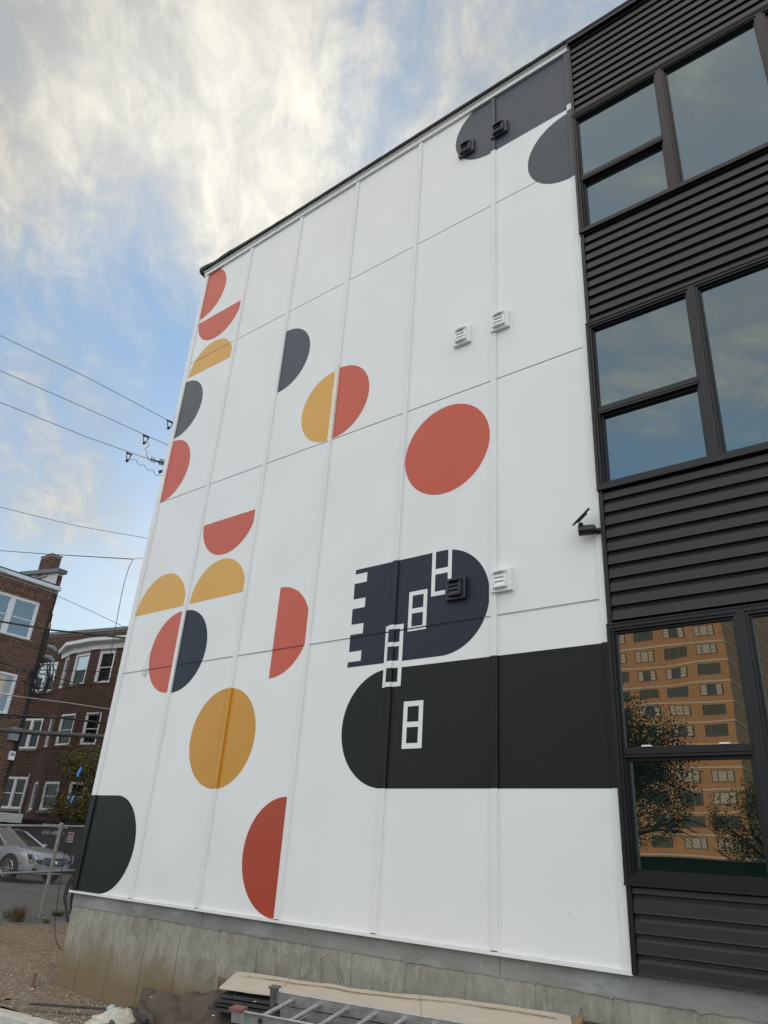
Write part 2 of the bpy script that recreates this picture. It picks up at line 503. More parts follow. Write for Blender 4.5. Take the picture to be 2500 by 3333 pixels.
# kerb, curving round the island
cp = [(-24, -6.6), (-18, -4.4), (-13, -2.55), (-11, -1.78), (-9.8, -1.38), (-9.2, -1.2), (-8.73, -1.08), (-8.2, -.99), (-7.75, -.95), (-7.35, -1.02), (-7.05, -1.3), (-6.95, -1.8), (-6.95, -3.2)]
def offset(path, d):
    o = []
    for i, (x, y) in enumerate(path):
        a = path[max(0, i - 1)]; b = path[min(len(path) - 1, i + 1)]
        tx, ty = b[0] - a[0], b[1] - a[1]; q = math.hypot(tx, ty); o.append((x + ty / q * d, y - tx / q * d))
    return o
b = MB(); back = cp; front = offset(cp, .17); fr2 = offset(cp, .185); fr3 = offset(cp, .20)
rows = [(back, -.22), (back, -.045), (front, -.045), (fr2, -.058), (fr3, -.20)]
vs = [(x, y, z) for pth, z in rows for (x, y) in pth]; n_ = len(cp)
b.add(vs, [(r * n_ + i, r * n_ + i + 1, (r + 1) * n_ + i + 1, (r + 1) * n_ + i) for r in range(4) for i in range(n_ - 1)])
b.obj('kerb', CURB, kind='structure')

# loose stones on the dirt
STONE = mat('limestone_gravel', (.32, .285, .23), .9, var=.25, vscale=30, island=.35)
b = MB(); rs = random.Random(3)
def stone(b, x, y, z, r, rs):
    vs = []
    for a in ((1, 0, 0), (0, 1, 0), (-1, 0, 0), (0, -1, 0), (0, 0, 1), (0, 0, -1)):
        k = r * rs.uniform(.6, 1.2)
        vs.append((x + a[0] * k, y + a[1] * k, z + a[2] * k * .6))
    b.add(vs, [(0, 1, 4), (1, 2, 4), (2, 3, 4), (3, 0, 4), (1, 0, 5), (2, 1, 5), (3, 2, 5), (0, 3, 5)])
for i in range(15000):
    x = -7.4 - abs(rs.gauss(0, 1.9)); y = rs.uniform(-1.25, 1.7)
    if x > -9.55 and y > -.02: continue
    if y < -1.0 - max(0, -x - 8.7) * .33: continue
    dens = .35 + .65 * max(0, noise.noise((x * 1.1, y * 1.1, 2)) + .35)
    if rs.random() > dens: continue
    r = .005 + .016 * rs.random() ** 3
    if rs.random() < .012: r *= 2.2
    stone(b, x, y, dirt_h(x, y) + r * .25, r, rs)
for i in range(2500):
    x = rs.uniform(-17, -9.6); y = rs.uniform(-2.0, 3.4)
    stone(b, x, y, dirt_h(x, y), .006 + .02 * rs.random() ** 3, rs)
tag(b.obj('gravel', STONE), 'pale broken gravel scattered over the brown dirt by the foundation', 'gravel', kind='stuff')

# ------------------------------------------------------------------ the mural building
BX = [-9.536, -8.224, -7.012, -5.789, -4.575, -3.354, -2.274]     # right edges of the vertical battens
BWD = .066
RZ = [1.0, 3.756, 6.475, 9.175, 11.20]                             # rows of panels
bld = thing('mural_building', 'white panelled building painted with a mural of discs and half discs, black siding at right', 'building', (-2.3, 3, 0))
ZT = 11.20
XR = 8.4; DEPTH = 15.0
b = MB()
b.box((-9.50, .05, .6), (XR - .04, DEPTH, 11.15), 0)
b.obj('wall_core', CORE, bld)
b = MB(); b.box((-9.53, .02, 1.0), (-9.501, DEPTH, 11.2), 0)
b.obj('side_wall', WTRIM, bld)

GAP = .012
panel_rects = []
def col_x(i):
    return (BX[i] + (.0 if i else .104), BX[i + 1] - BWD)
for ci in range(6):
    x0, x1 = col_x(ci)
    px0, px1 = (x0 - .03 if ci else x0 - .02), x1 + .03
    for ri in range(4):
        z0 = RZ[ri] + (GAP / 2 if ri else 0); z1 = RZ[ri + 1] - (GAP / 2 if ri < 3 else 0)
        b = MB(); b.box((px0, 0, z0), (px1, .012, z1), 0)
        b.obj('panel', WHITE, bld)
        panel_rects.append((x0, z0, x1, z1))
# battens: corner board first, then six battens
BY = -.021
bat_rects = []
for i in range(7):
    x0 = BX[i] - (BWD if i else 0); x1 = BX[i] + (0 if i else .104)
    segs = {0: [(1.0, 5.2), (5.204, 8.1), (8.104, ZT)], 6: [(1.0, 5.9), (5.903, ZT)]}.get(i, [(1.0, ZT)])
    for (z0, z1) in segs:
        b = MB(); b.box((x0, BY, z0), (x1, .004, z1), 0)
        b.obj('corner_board' if i == 0 else 'batten', WTRIM, bld)
    bat_rects.append((x0, 1.0, x1, ZT))
# flashing lips at the lowest joint and joints higher up
for k, zc in enumerate(RZ[1:4]):
    for ci in range(6):
        x0, x1 = col_x(ci)
        b = MB()
        if k == 0:
            b.box((x0 + .001, -.0055, zc - .0045), (x1 - .001, .011, zc - .0030))
            # the lip is painted over wherever a painted shape crosses it
            tint = [(-8.855, -8.315, P_RED), (-8.222, -7.695, P_NAVY), (-6.40, -5.885, P_RED), (-5.19, -3.505, P_NAVY)]
            cuts = sorted(set([x0 + .001, x1 - .001] + [v for q_ in tint for v in q_[:2] if x0 < v < x1]))
            for c0_, c1_ in zip(cuts, cuts[1:]):
                mm = next((q_[2] for q_ in tint if q_[0] < (c0_ + c1_) / 2 < q_[1]), WTRIM)
                b = MB(); b.box((c0_, -.0055, zc - .0065), (c1_, -.004, zc - .0045)); b.box((c0_, -.0055, zc - .0045), (c1_, .011, zc - .0030))
                b.obj('joint_flashing', mm, bld)
        else:
            pass
# drip cap along the base
b = MB(); b.box((-9.55, -.034, .985), (-2.27, .03, .9985)); b.box((-9.55, -.034, .975), (-2.27, -.031, .985))
b.obj('drip_cap', WTRIM, bld)
for i in range(1, 6): MB().box((BX[i] - BWD + .004, BY - .001, .9985), (BX[i] - .003, -.002, 1.006)).obj('batten_end_gap', HOLE, bld)
rs = random.Random(5); MARK = mat('small_wall_marks', (.16, .15, .14), .8)
for x_, z_ in ((-2.83, 3.88), (-3.9, 8.3), (-2.62, 4.02), (-6.7, 6.9), (-3.05, 1.85), (-5.2, 1.5), (-4.1, 2.05), (-7.6, 1.8), (-2.75, 1.32), (-5.0, 5.1)):
    r_ = rs.uniform(.002, .0038); MB().disc((x_, -.0016, z_), (0, -1, 0), r_, 7).obj('wall_mark', MARK, bld)
# frieze board under the roof edge
b = MB(); b.box((-9.545, -.034, ZT), (-2.27, .004, 11.285)); b.obj('frieze_board', WTRIM, bld)
b = MB(); b.box((-9.55, -.058, 11.285), (-2.262, .004, 11.30)); b.obj('frieze_cap', WTRIM, bld)
# roof edge of membrane, lumpy toward the far corner
b = MB(); xs = rng_(-9.68, XR, .11); sec = []
for x in xs:
    k = smooth(-7.0, -9.6, x)
    j = k * .050 * noise.noise((x * 2.1, 3, 0)) + .006 * noise.noise((x * 6, 1, 0))
    lift = k * .045 + (.05 * smooth(-9.35, -9.66, x))
    sec.append([(x, -.085 - j, 11.30 + lift * .5), (x, -.095 - j, 11.335 + lift), (x, -.070 - j, 11.365 + lift + j), (x, .30, 11.375 + lift)])
vs = [p for s_ in sec for p in s_]
b.add(vs, [(i * 4 + k, (i + 1) * 4 + k, (i + 1) * 4 + k + 1, i * 4 + k + 1) for i in range(len(xs) - 1) for k in range(3)])
b.add([p for s_ in sec for p in (s_[0], (s_[0][0], .06, 11.302))], [(2 * i + 1, 2 * i + 3, 2 * i + 2, 2 * i) for i in range(len(xs) - 1)])
b.box((-9.66, -.06, 11.303), (-9.5, DEPTH, 11.36)); b.box((-9.5, .3, 11.2), (XR, DEPTH, 11.374))
b.obj('roof_edge', MEMB, bld)
b = MB(); b.box((-2.262, -.075, 11.28), (XR, .01, 11.299)); b.box((-2.262, -.081, 11.255), (XR, -.075, 11.33)); b.obj('roof_coping', SIDTRIM, bld)

# ---- painted shapes (flat paint, clipped so that it wraps over panels and battens)
def clip(poly, rect):
    x0, z0, x1, z1 = rect
    def cl(pts, ins, cut):
        o = []
        for i in range(len(pts)):
            a, c = pts[i - 1], pts[i]
            if ins(c):
                if not ins(a): o.append(cut(a, c))
                o.append(c)
            elif ins(a): o.append(cut(a, c))
        return o
    def cx(X): return lambda a, c: (X, a[1] + (c[1] - a[1]) * (X - a[0]) / (c[0] - a[0]))
    def cz(Z): return lambda a, c: (a[0] + (c[0] - a[0]) * (Z - a[1]) / (c[1] - a[1]), Z)
    for ins, cut in ((lambda p: p[0] >= x0, cx(x0)), (lambda p: p[0] <= x1, cx(x1)), (lambda p: p[1] >= z0, cz(z0)), (lambda p: p[1] <= z1, cz(z1))):
        if len(poly) < 3: return []
        poly = cl(poly, ins, cut)
    o = []
    for p in poly:
        if not o or abs(p[0] - o[-1][0]) + abs(p[1] - o[-1][1]) > 1e-5: o.append(p)
    return o if len(o) > 2 else []
def area(p): return abs(sum(p[i - 1][0] * p[i][1] - p[i][0] * p[i - 1][1] for i in range(len(p)))) / 2
def paint(name, label, polys, m, lift=.0014, bats=True, tex=None):
    b = MB()
    for poly in polys:
        for r_ in panel_rects:
            q = clip(poly, r_)
            if q and area(q) > 1e-5:
                b.add([(x, -lift, z) for x, z in q], [tuple(range(len(q)))])
        if bats:
            for r_ in bat_rects:
                q = clip(poly, r_)
                if q and area(q) > 2e-5:
                    b.add([(x, BY - lift, z) for x, z in q], [tuple(range(len(q)))])
                    for X, sg in ((r_[2], 1), (r_[0], -1)):
                        zs = [z for x, z in q if abs(x - X) < 1e-4]
                        if len(zs) > 1 and max(zs) - min(zs) > .004:
                            xx = X + sg * lift
                            b.add([(xx, BY - lift, min(zs)), (xx, -lift * .5, min(zs)), (xx, -lift * .5, max(zs)), (xx, BY - lift, max(zs))], [(0, 1, 2, 3)])
    return b.obj(name, m, bld, label=label)
def arc(cx, cz, r, a0, a1, n=72):
    return [(cx + r * math.cos(rad(a0 + (a1 - a0) * i / n)), cz + r * math.sin(rad(a0 + (a1 - a0) * i / n))) for i in range(n + 1)]
def lim(p, x0=-99, x1=99, z0=-99, z1=99): return clip(p, (x0, z0, x1, z1))
X0 = BX[0] + .104
HD = 'painted_half_disc'
paint(HD, 'dull red half disc at the top corner of the wall', [lim(arc(X0, 10.71, .57, -90, 90), z1=11.2)], P_RED, bats=False)
paint(HD, 'red half disc with its flat side up, near the top corner', [lim(arc(-8.862, 10.055, .565, 180, 360), x0=X0 + .004, x1=-8.292)], P_RED, bats=False)
paint(HD, 'yellow half disc crossed by the top joint', [lim(arc(-8.845, 8.855, .56, 0, 180), x0=X0 + .004, x1=-8.292)], P_YEL, bats=False)
paint(HD, 'grey half disc at the left edge', [arc(X0, 8.22, .565, -90, 90)], P_GREY_GLARE, bats=False)
paint(HD, 'red half disc at the left edge below the grey one', [arc(X0, 7.04, .565, -90, 90)], P_RED, bats=False)
paint(HD, 'red half disc with its flat side up, above the yellow one', [arc(-7.625, 5.79, .558, 180, 360)], P_RED, bats=False)
paint(HD, 'yellow half disc like a dome, right one of the pair', [arc(-7.63, 4.603, .558, 0, 180)], P_YEL, bats=False)
paint(HD, 'yellow half disc like a dome, left one of the pair', [lim(arc(-8.865, 4.60, .566, 0, 180), x0=X0 + .002)], P_YEL, bats=False)
paint(HD, 'red left half of the red and navy disc', [arc(-8.312, 3.96, .56, 90, 270)], P_RED, bats=False)
paint(HD, 'navy right half of the red and navy disc', [arc(-8.222, 3.955, .562, -90, 90)], P_NAVY, bats=False)
paint(HD, 'red half disc standing alone with its flat side left', [lim(arc(-6.40, 3.98, .562, -90, 90), x1=-5.866)], P_RED, bats=False)
paint('painted_disc', 'whole ochre yellow disc crossed by a batten', [arc(-7.085, 2.785, .578, 0, 360)], P_YEL2)
paint('painted_half_disc', 'black rounded shape at the lower left corner', [[(-9.54, 2.13), (-9.54, 1.0)] + arc(-8.96, 1.565, .565, -90, 90)], P_BLK)
paint(HD, 'rust red half disc at the bottom with its flat side right', [arc(-5.884, 1.565, .565, 90, 270)], P_RED2, bats=False)
paint(HD, 'slate half disc with its flat side left', [arc(-7.008, 8.225, .565, -90, 90)], P_SLATE_GLARE, bats=False)
paint(HD, 'yellow left half of the yellow and red disc', [arc(-5.868, 7.04, .555, 90, 270)], P_YEL, bats=False)
paint(HD, 'red right half of the yellow and red disc', [arc(-5.785, 7.05, .56, -90, 90)], P_RED, bats=False)
paint('painted_disc', 'whole coral red disc right of the middle', [lim(arc(-4.005, 5.785, .563, 0, 360), x0=-4.571, x1=-3.425)], P_RED, bats=False)
big_navy = [(-4.0, 4.55), (-5.185, 4.55)]
for a_, c_ in ((4.495, 4.382), (4.197, 4.085), (3.905, 3.79), (3.60, 3.488)):
    big_navy += [(-5.187, a_), (-5.013, a_), (-5.013, c_), (-5.19, c_)]
big_navy += [(-5.197, 3.43)] + arc(-4.0, 3.99, .56, -90, 90)
paint('painted_arch', 'navy arch lying on its side with square teeth at the left', [lim(big_navy, x1=-3.447)], P_NAVY)
paint('painted_arch', 'black arch lying on its side with its round end left', [[(-2.275, 3.365), ] + arc(-4.62, 2.787, .578, 90, 270) + [(-2.275, 2.209)]], P_BLK)
paint('painted_arch', 'slate arch at the top right with its round end left', [lim([(-2.34, 11.27)] + arc(-3.43, 10.71, .565, 90, 270) + [(-2.34, 10.145)], z1=11.2), [(-2.3405, 10.195), (-2.275, 10.195), (-2.275, 11.2), (-2.3405, 11.2)]], P_SLATE_GLARE)
paint(HD, 'slate half disc at the top right corner', [arc(-2.34, 9.51, .56, 90, 270), [(-2.3405, 8.93), (-2.275, 8.93), (-2.275, 10.09), (-2.3405, 10.09)]], P_SLATE_GLARE)
def ladder_polys(x0, x1, zs, f=.043, top_open=False):
    """white window-like frame: zs = edges of cells from bottom up"""
    o = [[(x0, zs[0][0] - f), (x0 + f, zs[0][0] - f), (x0 + f, zs[-1][1] + (0 if top_open else f)), (x0, zs[-1][1] + (0 if top_open else f))],
         [(x1 - f, zs[0][0] - f), (x1, zs[0][0] - f), (x1, zs[-1][1] + (0 if top_open else f)), (x1 - f, zs[-1][1] + (0 if top_open else f))]]
    edges = [zs[0][0] - f] + [v for c_ in zs for v in c_] + ([] if top_open else [zs[-1][1] + f])
    bands = [(edges[0], edges[1])] + [(zs[i][1], zs[i + 1][0]) for i in range(len(zs) - 1)] + ([] if top_open else [(zs[-1][1], zs[-1][1] + f)])
    for z0, z1 in bands:
        o.append([(x0 + f, z0), (x1 - f, z0), (x1 - f, z1), (x0 + f, z1)])
    return o
WIN = 'painted_window'
paint(WIN, 'white window outline at the top edge of the navy arch', ladder_polys(-4.132, -3.885, [(4.108, 4.295), (4.355, 4.55)], .046, True), WHITE, .0028)
paint(WIN, 'white window outline in the middle of the navy arch', ladder_polys(-4.41, -4.178, [(3.775, 3.915), (3.968, 4.11)], .046), WHITE, .0028)
paint(WIN, 'white three-pane window outline across both arches', ladder_polys(-4.695, -4.462, [(3.222, 3.367), (3.44, 3.59), (3.635, 3.775)], .046), WHITE, .0028)
paint(WIN, 'white window outline on the black arch', ladder_polys(-4.41, -4.175, [(2.618, 2.768), (2.818, 2.966)], .05), WHITE, .0028)
# ragged masking tape left on the batten
b = MB(); rs = random.Random(2); prev = None
zs = rng_(6.44, 7.66, .05); L_ = []; R_ = []
for z in zs:
    L_.append((-5.789 - BWD + rs.uniform(-.006, .004), z)); R_.append((-5.789 - rs.choice((.0, .0, .004, .010)), z))
for i in range(len(zs) - 1):
    b.quad((L_[i][0], BY - .0035, zs[i]), (R_[i][0], BY - .0035, zs[i]), (R_[i + 1][0], BY - .0035, zs[i + 1]), (L_[i + 1][0], BY - .0035, zs[i + 1]))
    if rs.random() < .6: b.quad((-5.788, BY, zs[i]), (-5.7865, -.006, zs[i] + .01), (-5.7865, -.006, zs[i + 1] - .004), (-5.788, BY, zs[i + 1]))
b.obj('masking_tape', TAPE, bld, label='ragged cream tape strip on the batten between the yellow and red halves')

# ---- black siding
SX0, SX1 = -2.262, XR
def siding_mesh():
    b = MB(); pr = [(-.006, .0), (-.037, .0), (-.035, .010), (-.032, .074), (-.012, .104), (-.006, .1257)]
    vs = []
    for x in (0, 1):
        vs += [(x, y, z) for y, z in pr]
    b.add(vs, [(i, i + 1, i + 7, i + 6) for i in range(5)])
    b.add([(0, -.006, 0), (0, -.037, 0), (0, -.035, .01), (0, -.032, .074), (0, -.012, .104), (0, -.006, .1257)], [(5, 4, 3, 2, 1, 0)])
    b.add([(1, -.006, 0), (1, -.037, 0), (1, -.035, .01), (1, -.032, .074), (1, -.012, .104), (1, -.006, .1257)], [(0, 1, 2, 3, 4, 5)])
    return b.mesh('siding_board', SIDING)
SME = siding_mesh()
rs = random.Random(11)
def siding_band(z0, z1, x0, x1, base, joints):
    k = math.floor((z0 - base) / .1257 + .01); i = 0
    z = base + k * .1257
    while z < z1 - .02:
        js = joints(i)
        cuts = [x0] + [j for j in js if x0 + .1 < j < x1 - .1] + [x1]
        for a, c_ in zip(cuts, cuts[1:]):
            o = bpy.data.objects.new('siding_board', SME); C.objects.link(o); o.parent = bld
            o.matrix_parent_inverse = Matrix.Translation(-bld.location)
            top = min(1.0, (z1 - z) / .1257)
            zz0 = z
            o.location = (a, -rs.uniform(0, .0012) - (.0006 if a > x0 else 0), zz0); o.scale = (c_ - a + (.012 if c_ < x1 else 0), 1, top)
        z += .1257; i += 1
def jt(seq):
    return lambda i: seq[(i // 2) % len(seq)]
siding_band(.99, 1.555, SX0 + .03, SX1, .99, jt([[-1.42, 2.3], [.9, 4.2]]))
siding_band(3.54, 4.785, SX0 + .03, SX1, 3.54, jt([[.8, 4.4], [-.2, 3.6], [.5, 4.8], [-1.95 + .4, 2.9], [-1.37, 2.2]]))
siding_band(6.70, 7.975, SX0 + .03, SX1, 3.54, jt([[.4, 4.1], [-.5, 3.2], [-1.93, 1.8, 5.4], [-.1, 4.6], [-1.5, 2.7]]))
siding_band(9.895, 11.27, SX0 + .03, SX1, 3.54, jt([[-1.97, 1.2, 5.0], [.1, 3.9], [-1.05, 2.9], [.7, 4.4], [-.3, 3.0], [1.2, 4.9]]))
for (z0, z1) in ((.985, 1.555), (3.505, 4.785), (6.70, 7.975), (9.89, 11.27)):
    b = MB(); b.box((-2.273, -.045, z0), (-2.235, .03, z1)); b.obj('siding_channel', SIDTRIM, bld)

# ---- windows in the black section
def casing(b, x0, x1, z0, z1, w, y0, y1, w2=None):
    w2 = w if w2 is None else w2
    b.box((x0, y0, z0), (x0 + w, y1, z1)); b.box((x1 - w, y0, z0), (x1, y1, z1))
    b.box((x0 + w, y0, z0), (x1 - w, y1, z0 + w2)); b.box((x0 + w, y0, z1 - w2), (x1 - w, y1, z1))
def unit(x0, x1, z0, z1, hung, gm, railz=None, clips=False):
    w = MB()
    casing(w, x0, x1, z0, z1, .030, -.058, .10)                  # outer nailing casing
    casing(w, x0 + .030, x1 - .030, z0 + .03, z1 - .03, .022, -.046, .10)
    casing(w, x0 + .052, x1 - .052, z0 + .052, z1 - .052, .018, -.020, .10)
    fr = w.obj('window', FRAME, bld)
    gx0, gx1, gz0, gz1 = x0 + .070, x1 - .070, z0 + .070, z1 - .070
    if hung:
        r = MB()
        r.box((gx0 - .012, -.034, railz), (gx1 + .012, .02, railz + .052))
        r.box((gx0 - .012, -.030, railz - .022), (gx1 + .012, .05, railz - .004))
        r.obj('meeting_rail', FRAME, fr)
        s = MB(); casing(s, gx0 - .004, gx1 + .004, gz0 - .004, railz - .02, .024, .010, .05)
        s.obj('lower_sash', FRAME, fr)
        MB().quad((gx0 - .01, .002, railz), (gx1 + .01, .002, railz), (gx1 + .01, .002, gz1 + .01), (gx0 - .01, .002, gz1 + .01)).obj('pane', gm, fr)
        MB().quad((gx0, .036, gz0), (gx1, .036, gz0), (gx1, .036, railz - .02), (gx0, .036, railz - .02)).obj('pane', gm, fr)
        if clips:
            for cx_ in (gx0 + .14, gx1 - .20):
                MB().box((cx_, -.050, railz + .052), (cx_ + .07, -.012, railz + .063)).obj('sash_lock', VENTW, fr)
    else:
        MB().quad((gx0 - .01, .002, gz0 - .01), (gx1 + .01, .002, gz0 - .01), (gx1 + .01, .002, gz1 + .01), (gx0 - .01, .002, gz1 + .01)).obj('pane', gm, fr)
    for ch in list(fr.children):
        ch.matrix_parent_inverse = Matrix.Identity(4)
    return fr
for z0, z1, rz, gm in ((1.56, 3.495, 2.455, GLASS_LO), (4.79, 6.69, 5.625, GLASS), (7.98, 9.88, 8.80, GLASS)):
    for gx in (0, 4.6):
        for k in range(3):
            unit(-2.279 + gx + k * 1.0505, -2.279 + gx + (k + 1) * 1.0505 - .001, z0, z1, k != 1, gm, rz, gm is GLASS_LO)
    for gx in (0, 4.6):
        b = MB(); b.box((-2.279 + gx, -.066, z1), (-2.279 + gx + 3.15, .02, z1 + .012)); b.obj('window_head_trim', SIDTRIM, bld)
        b = MB(); b.box((-2.279 + gx, -.066, z0 - .02), (-2.279 + gx + 3.15, .02, z0 - .001)); b.obj('window_sill_trim', SIDTRIM, bld)
    siding_band(z0 - .03, z1, .878, 2.318, .99 if z0 < 2 else 3.54, lambda i: [])
    siding_band(z0 - .03, z1, 5.478, XR, .99 if z0 < 2 else 3.54, lambda i: [])
# right end wall
b = MB(); b.box((XR - .035, .0, 1.0), (XR, DEPTH, 11.25)); b.obj('end_wall', SIDING, bld)
b = MB(); b.box((-9.5, DEPTH, -.4), (XR, DEPTH + .05, 11.25)); b.obj('rear_wall', WTRIM, bld)

# ---- concrete foundation: one section between each pair of form seams
FY = .03
xs = [-9.50 + .0, -9.10]; x = -9.10
while x < XR - .7:
    x += .604; xs.append(x)
xs.append(XR)
rs = random.Random(9)
for a, c_ in zip(xs, xs[1:]):
    dy = rs.uniform(-.003, .003)
    b = MB(); b.box((a + .002, FY + dy, -.6), (c_ - .002, FY + .3, .99)); b.obj('concrete_section', CONC, bld)
    b = MB(); b.box((a - .007, FY - .004, -.6), (a + .001, FY + .01, .80)); b.box((a - .022, FY - .0025, -.6), (a - .016, FY + .01, .74))
    if a > -9.3: b.obj('form_seam', CONC, bld)
b = MB(); b.box((-9.5, FY + .28, -.6), (-9.44, DEPTH, .99)); b.obj('concrete_section', CONC, bld)
# parging coat: smooth upper strip with a ragged lower edge
b = MB(); X = rng_(-9.502, XR, .02); low = []
for x in X:
    w = .828 + .010 * noise.noise((x * 1.1, 0, 0)) + .007 * noise.noise((x * 7, 5, 0)) + .008 * max(0, noise.noise((x * 31, 9, 0)))
    if x > -3.4: w += .012 * noise.noise((x * 9, 2, 0)) - .004
    if abs((x + 9.1) / .604 % 1 - .5) > .48: w -= .012
    low.append(w)
yf = FY - .009
vs = []
for x, w in zip(X, low): vs += [(x, yf, .974), (x, yf, w), (x, FY + .004, w - .003)]
b.add(vs, [(3 * i, 3 * i + 1, 3 * i + 4, 3 * i + 3) for i in range(len(X) - 1)] + [(3 * i + 1, 3 * i + 2, 3 * i + 5, 3 * i + 4) for i in range(len(X) - 1)])
b.obj('parging_coat', PARGE, bld)
b = MB()
for x in (-6.97, -3.36): b.box((x, yf - .0008, .84), (x + .004, yf, .974))
b.obj('parging_crack', HOLE, bld)
# form-tie holes
b = MB(); rs = random.Random(21)
for x in xs[1:-1]:
    for z in (.735, .66):
        if rs.random() < .75: b.disc((x + rs.uniform(.0, .5), FY - .0045, z + rs.uniform(-.03, .03)), (0, -1, 0), .006, 8)
b.obj('tie_holes', HOLE, bld)
# white over-spray patches and paint flecks on the parging
SPR = mat('white_paint_flecks', (.62, .64, .65), .7)
b = MB()
for i in range(40):
    x = rs.uniform(-9.2, .5); z = rs.uniform(.84, .96); a = rs.uniform(0, 3.1); l_ = rs.uniform(.004, .018)
    dx, dz = math.cos(a) * l_, math.sin(a) * l_
    b.add([(x, yf - .001, z), (x + dx, yf - .001, z + dz), (x + dx - dz * .25, yf - .001, z + dz + dx * .25), (x - dz * .2, yf - .001, z + dx * .2)], [(0, 1, 2, 3)])
b.obj('paint_flecks', SPR, bld)

# ------------------------------------------------------------------ fixtures on the wall
def vent(x0, z0, w, h, m, label, y=BY, base=True):
    t = thing('wall_vent', label, 'vent', (x0 + w / 2, 0, z0), 'louvred vents on the painted wall')
    b = MB(); b.box((x0, -.042, z0), (x0 + w, 0.0, z0 + h)); b.box((x0 - .002, -.046, z0 - .002), (x0 + w + .002, -.042, z0 + h + .0)); b.obj('mounting_block', m, t)
    hx0, hx1, hz0, hz1 = x0 + .035, x0 + w - .038, z0 + .036, z0 + h - .028
    f = MB()
    f.box((hx0, -.068, hz0 + .012), (hx0 + .016, -.046, hz1 - .012)); f.box((hx1 - .030, -.068, hz0 + .012), (hx1, -.046, hz1 - .012))
    n = 8                                      # bowed top and bottom rails
    for zz, s in ((hz1 - .016, 1), (hz0 - .004, -1)):
        for i in range(n):
            a = hx0 + (hx1 - hx0) * i / n; c_ = hx0 + (hx1 - hx0) * (i + 1) / n
            k = math.sin(math.pi * (i + .5) / n)
            f.box((a, -.074 - .016 * k, zz + (.004 * k if s > 0 else -.004 * k)), (c_, -.046, zz + .020 + (.004 * k if s > 0 else -.004 * k)))
    f.obj('hood', m, t)
    lv = (hz1 - .018 - hz0 - .016) / 3
    for i in range(3):
        z = hz0 + .016 + lv * i
        q = MB(); q.add([(hx0 + .016, -.066, z + .003), (hx1 - .03, -.066, z + .003), (hx1 - .03, -.060, z + lv * .6), (hx1 - .03, -.050, z + lv - .001), (hx0 + .016, -.050, z + lv - .001), (hx0 + .016, -.060, z + lv * .6), (hx0 + .016, -.047, z + .003), (hx1 - .03, -.047, z + .003)],
              [(0, 1, 2, 5), (5, 2, 3, 4), (0, 6, 7, 1)])
        q.obj('louver', m, t)
    s = MB()
    for sx in (hx0 + .006, hx1 - .012):
        for sz in (hz0 + .035, hz1 - .035):
            s.disc((sx, -.0685, sz), (0, -1, 0), .0055, 8, thick=.002)
    s.obj('screws', HOLE if m is not VENTW else VENTS, t)
vent(-3.915, 10.355, .235, .225, VENTS, 'slate painted louvred vent low in the round end of the top right arch')
vent(-3.405, 10.355, .235, .225, VENTS, 'slate painted louvred vent just right of a batten in the top right arch')
vent(-3.915, 7.13, .225, .235, VENTW, 'white louvred vent on bare white wall, lower left one of the middle pair')
vent(-3.405, 7.12, .225, .235, VENTW, 'white louvred vent on bare white wall, upper right one of the middle pair')
vent(-3.925, 3.975, .232, .225, VENTN, 'navy painted louvred vent inside the navy arch with teeth')
vent(-3.405, 3.975, .222, .225, VENTW, 'white louvred vent directly right of the navy arch')

# security camera with a solar panel
BLKP = mat('black_plastic', (.012, .013, .014), .35)
LENS = mat('camera_face', (.22, .22, .21), .3)
sc_ = thing('security_camera', 'black security camera with a small solar panel above it beside the siding', 'camera', (-2.30, -.02, 4.37))
b = MB(); b.disc((-2.300, BY, 4.385), (0, -1, 0), .030, 20, thick=.012); b.sphere((-2.303, -.045, 4.385), .022, 12, 8); b.obj('wall_mount', BLKP, sc_)
ax0 = Vector((-2.315, -.075, 4.385)); ax1 = Vector((-2.445, -.135, 4.375))
b = MB(); b.tube([(-2.303, -.045, 4.385), (-2.318, -.078, 4.385)], .010, 8); b.tube([ax0 + (ax0 - ax1) * .06, ax0, ax0.lerp(ax1, .12), ax1], [.028, .042, .048, .048], 20); bd = b.obj('camera_body', BLKP, sc_)
dr = (ax1 - ax0).normalized()
b = MB(); b.disc(ax1 + dr * .001, dr, .040, 20, thick=.001); b.obj('lens_plate', LENS, sc_)
b = MB(); b.disc(ax1 + dr * .003, dr, .009, 12, thick=.002); b.obj('lens', BLKP, sc_)
b = MB(); b.sphere((-2.425, -.12, 4.437), .022, 12, 8); b.tube([(-2.43, -.125, 4.41), (-2.425, -.12, 4.437), (-2.415, -.115, 4.458)], .009, 8); b.obj('ball_joint', BLKP, sc_)
sp0 = Vector((-2.475, -.155, 4.425)); sp1 = Vector((-2.335, -.125, 4.563)); sd = (sp1 - sp0).normalized(); pn = Vector((-.55, -.55, .6)); pn = (pn - sd * pn.dot(sd)).normalized(); pw = sd.cross(pn)
b = MB(); b.prism([sp0 - pw * .055, sp1 - pw * .055, sp1 + pw * .055, sp0 + pw * .055], pn * .020); b.prism([sp0.lerp(sp1, .2) - pw * .03 - pn * .012, sp0.lerp(sp1, .8) - pw * .03 - pn * .012, sp0.lerp(sp1, .8) + pw * .03 - pn * .012, sp0.lerp(sp1, .2) + pw * .03 - pn * .012], pn * .012); b.obj('solar_panel', BLKP, sc_)

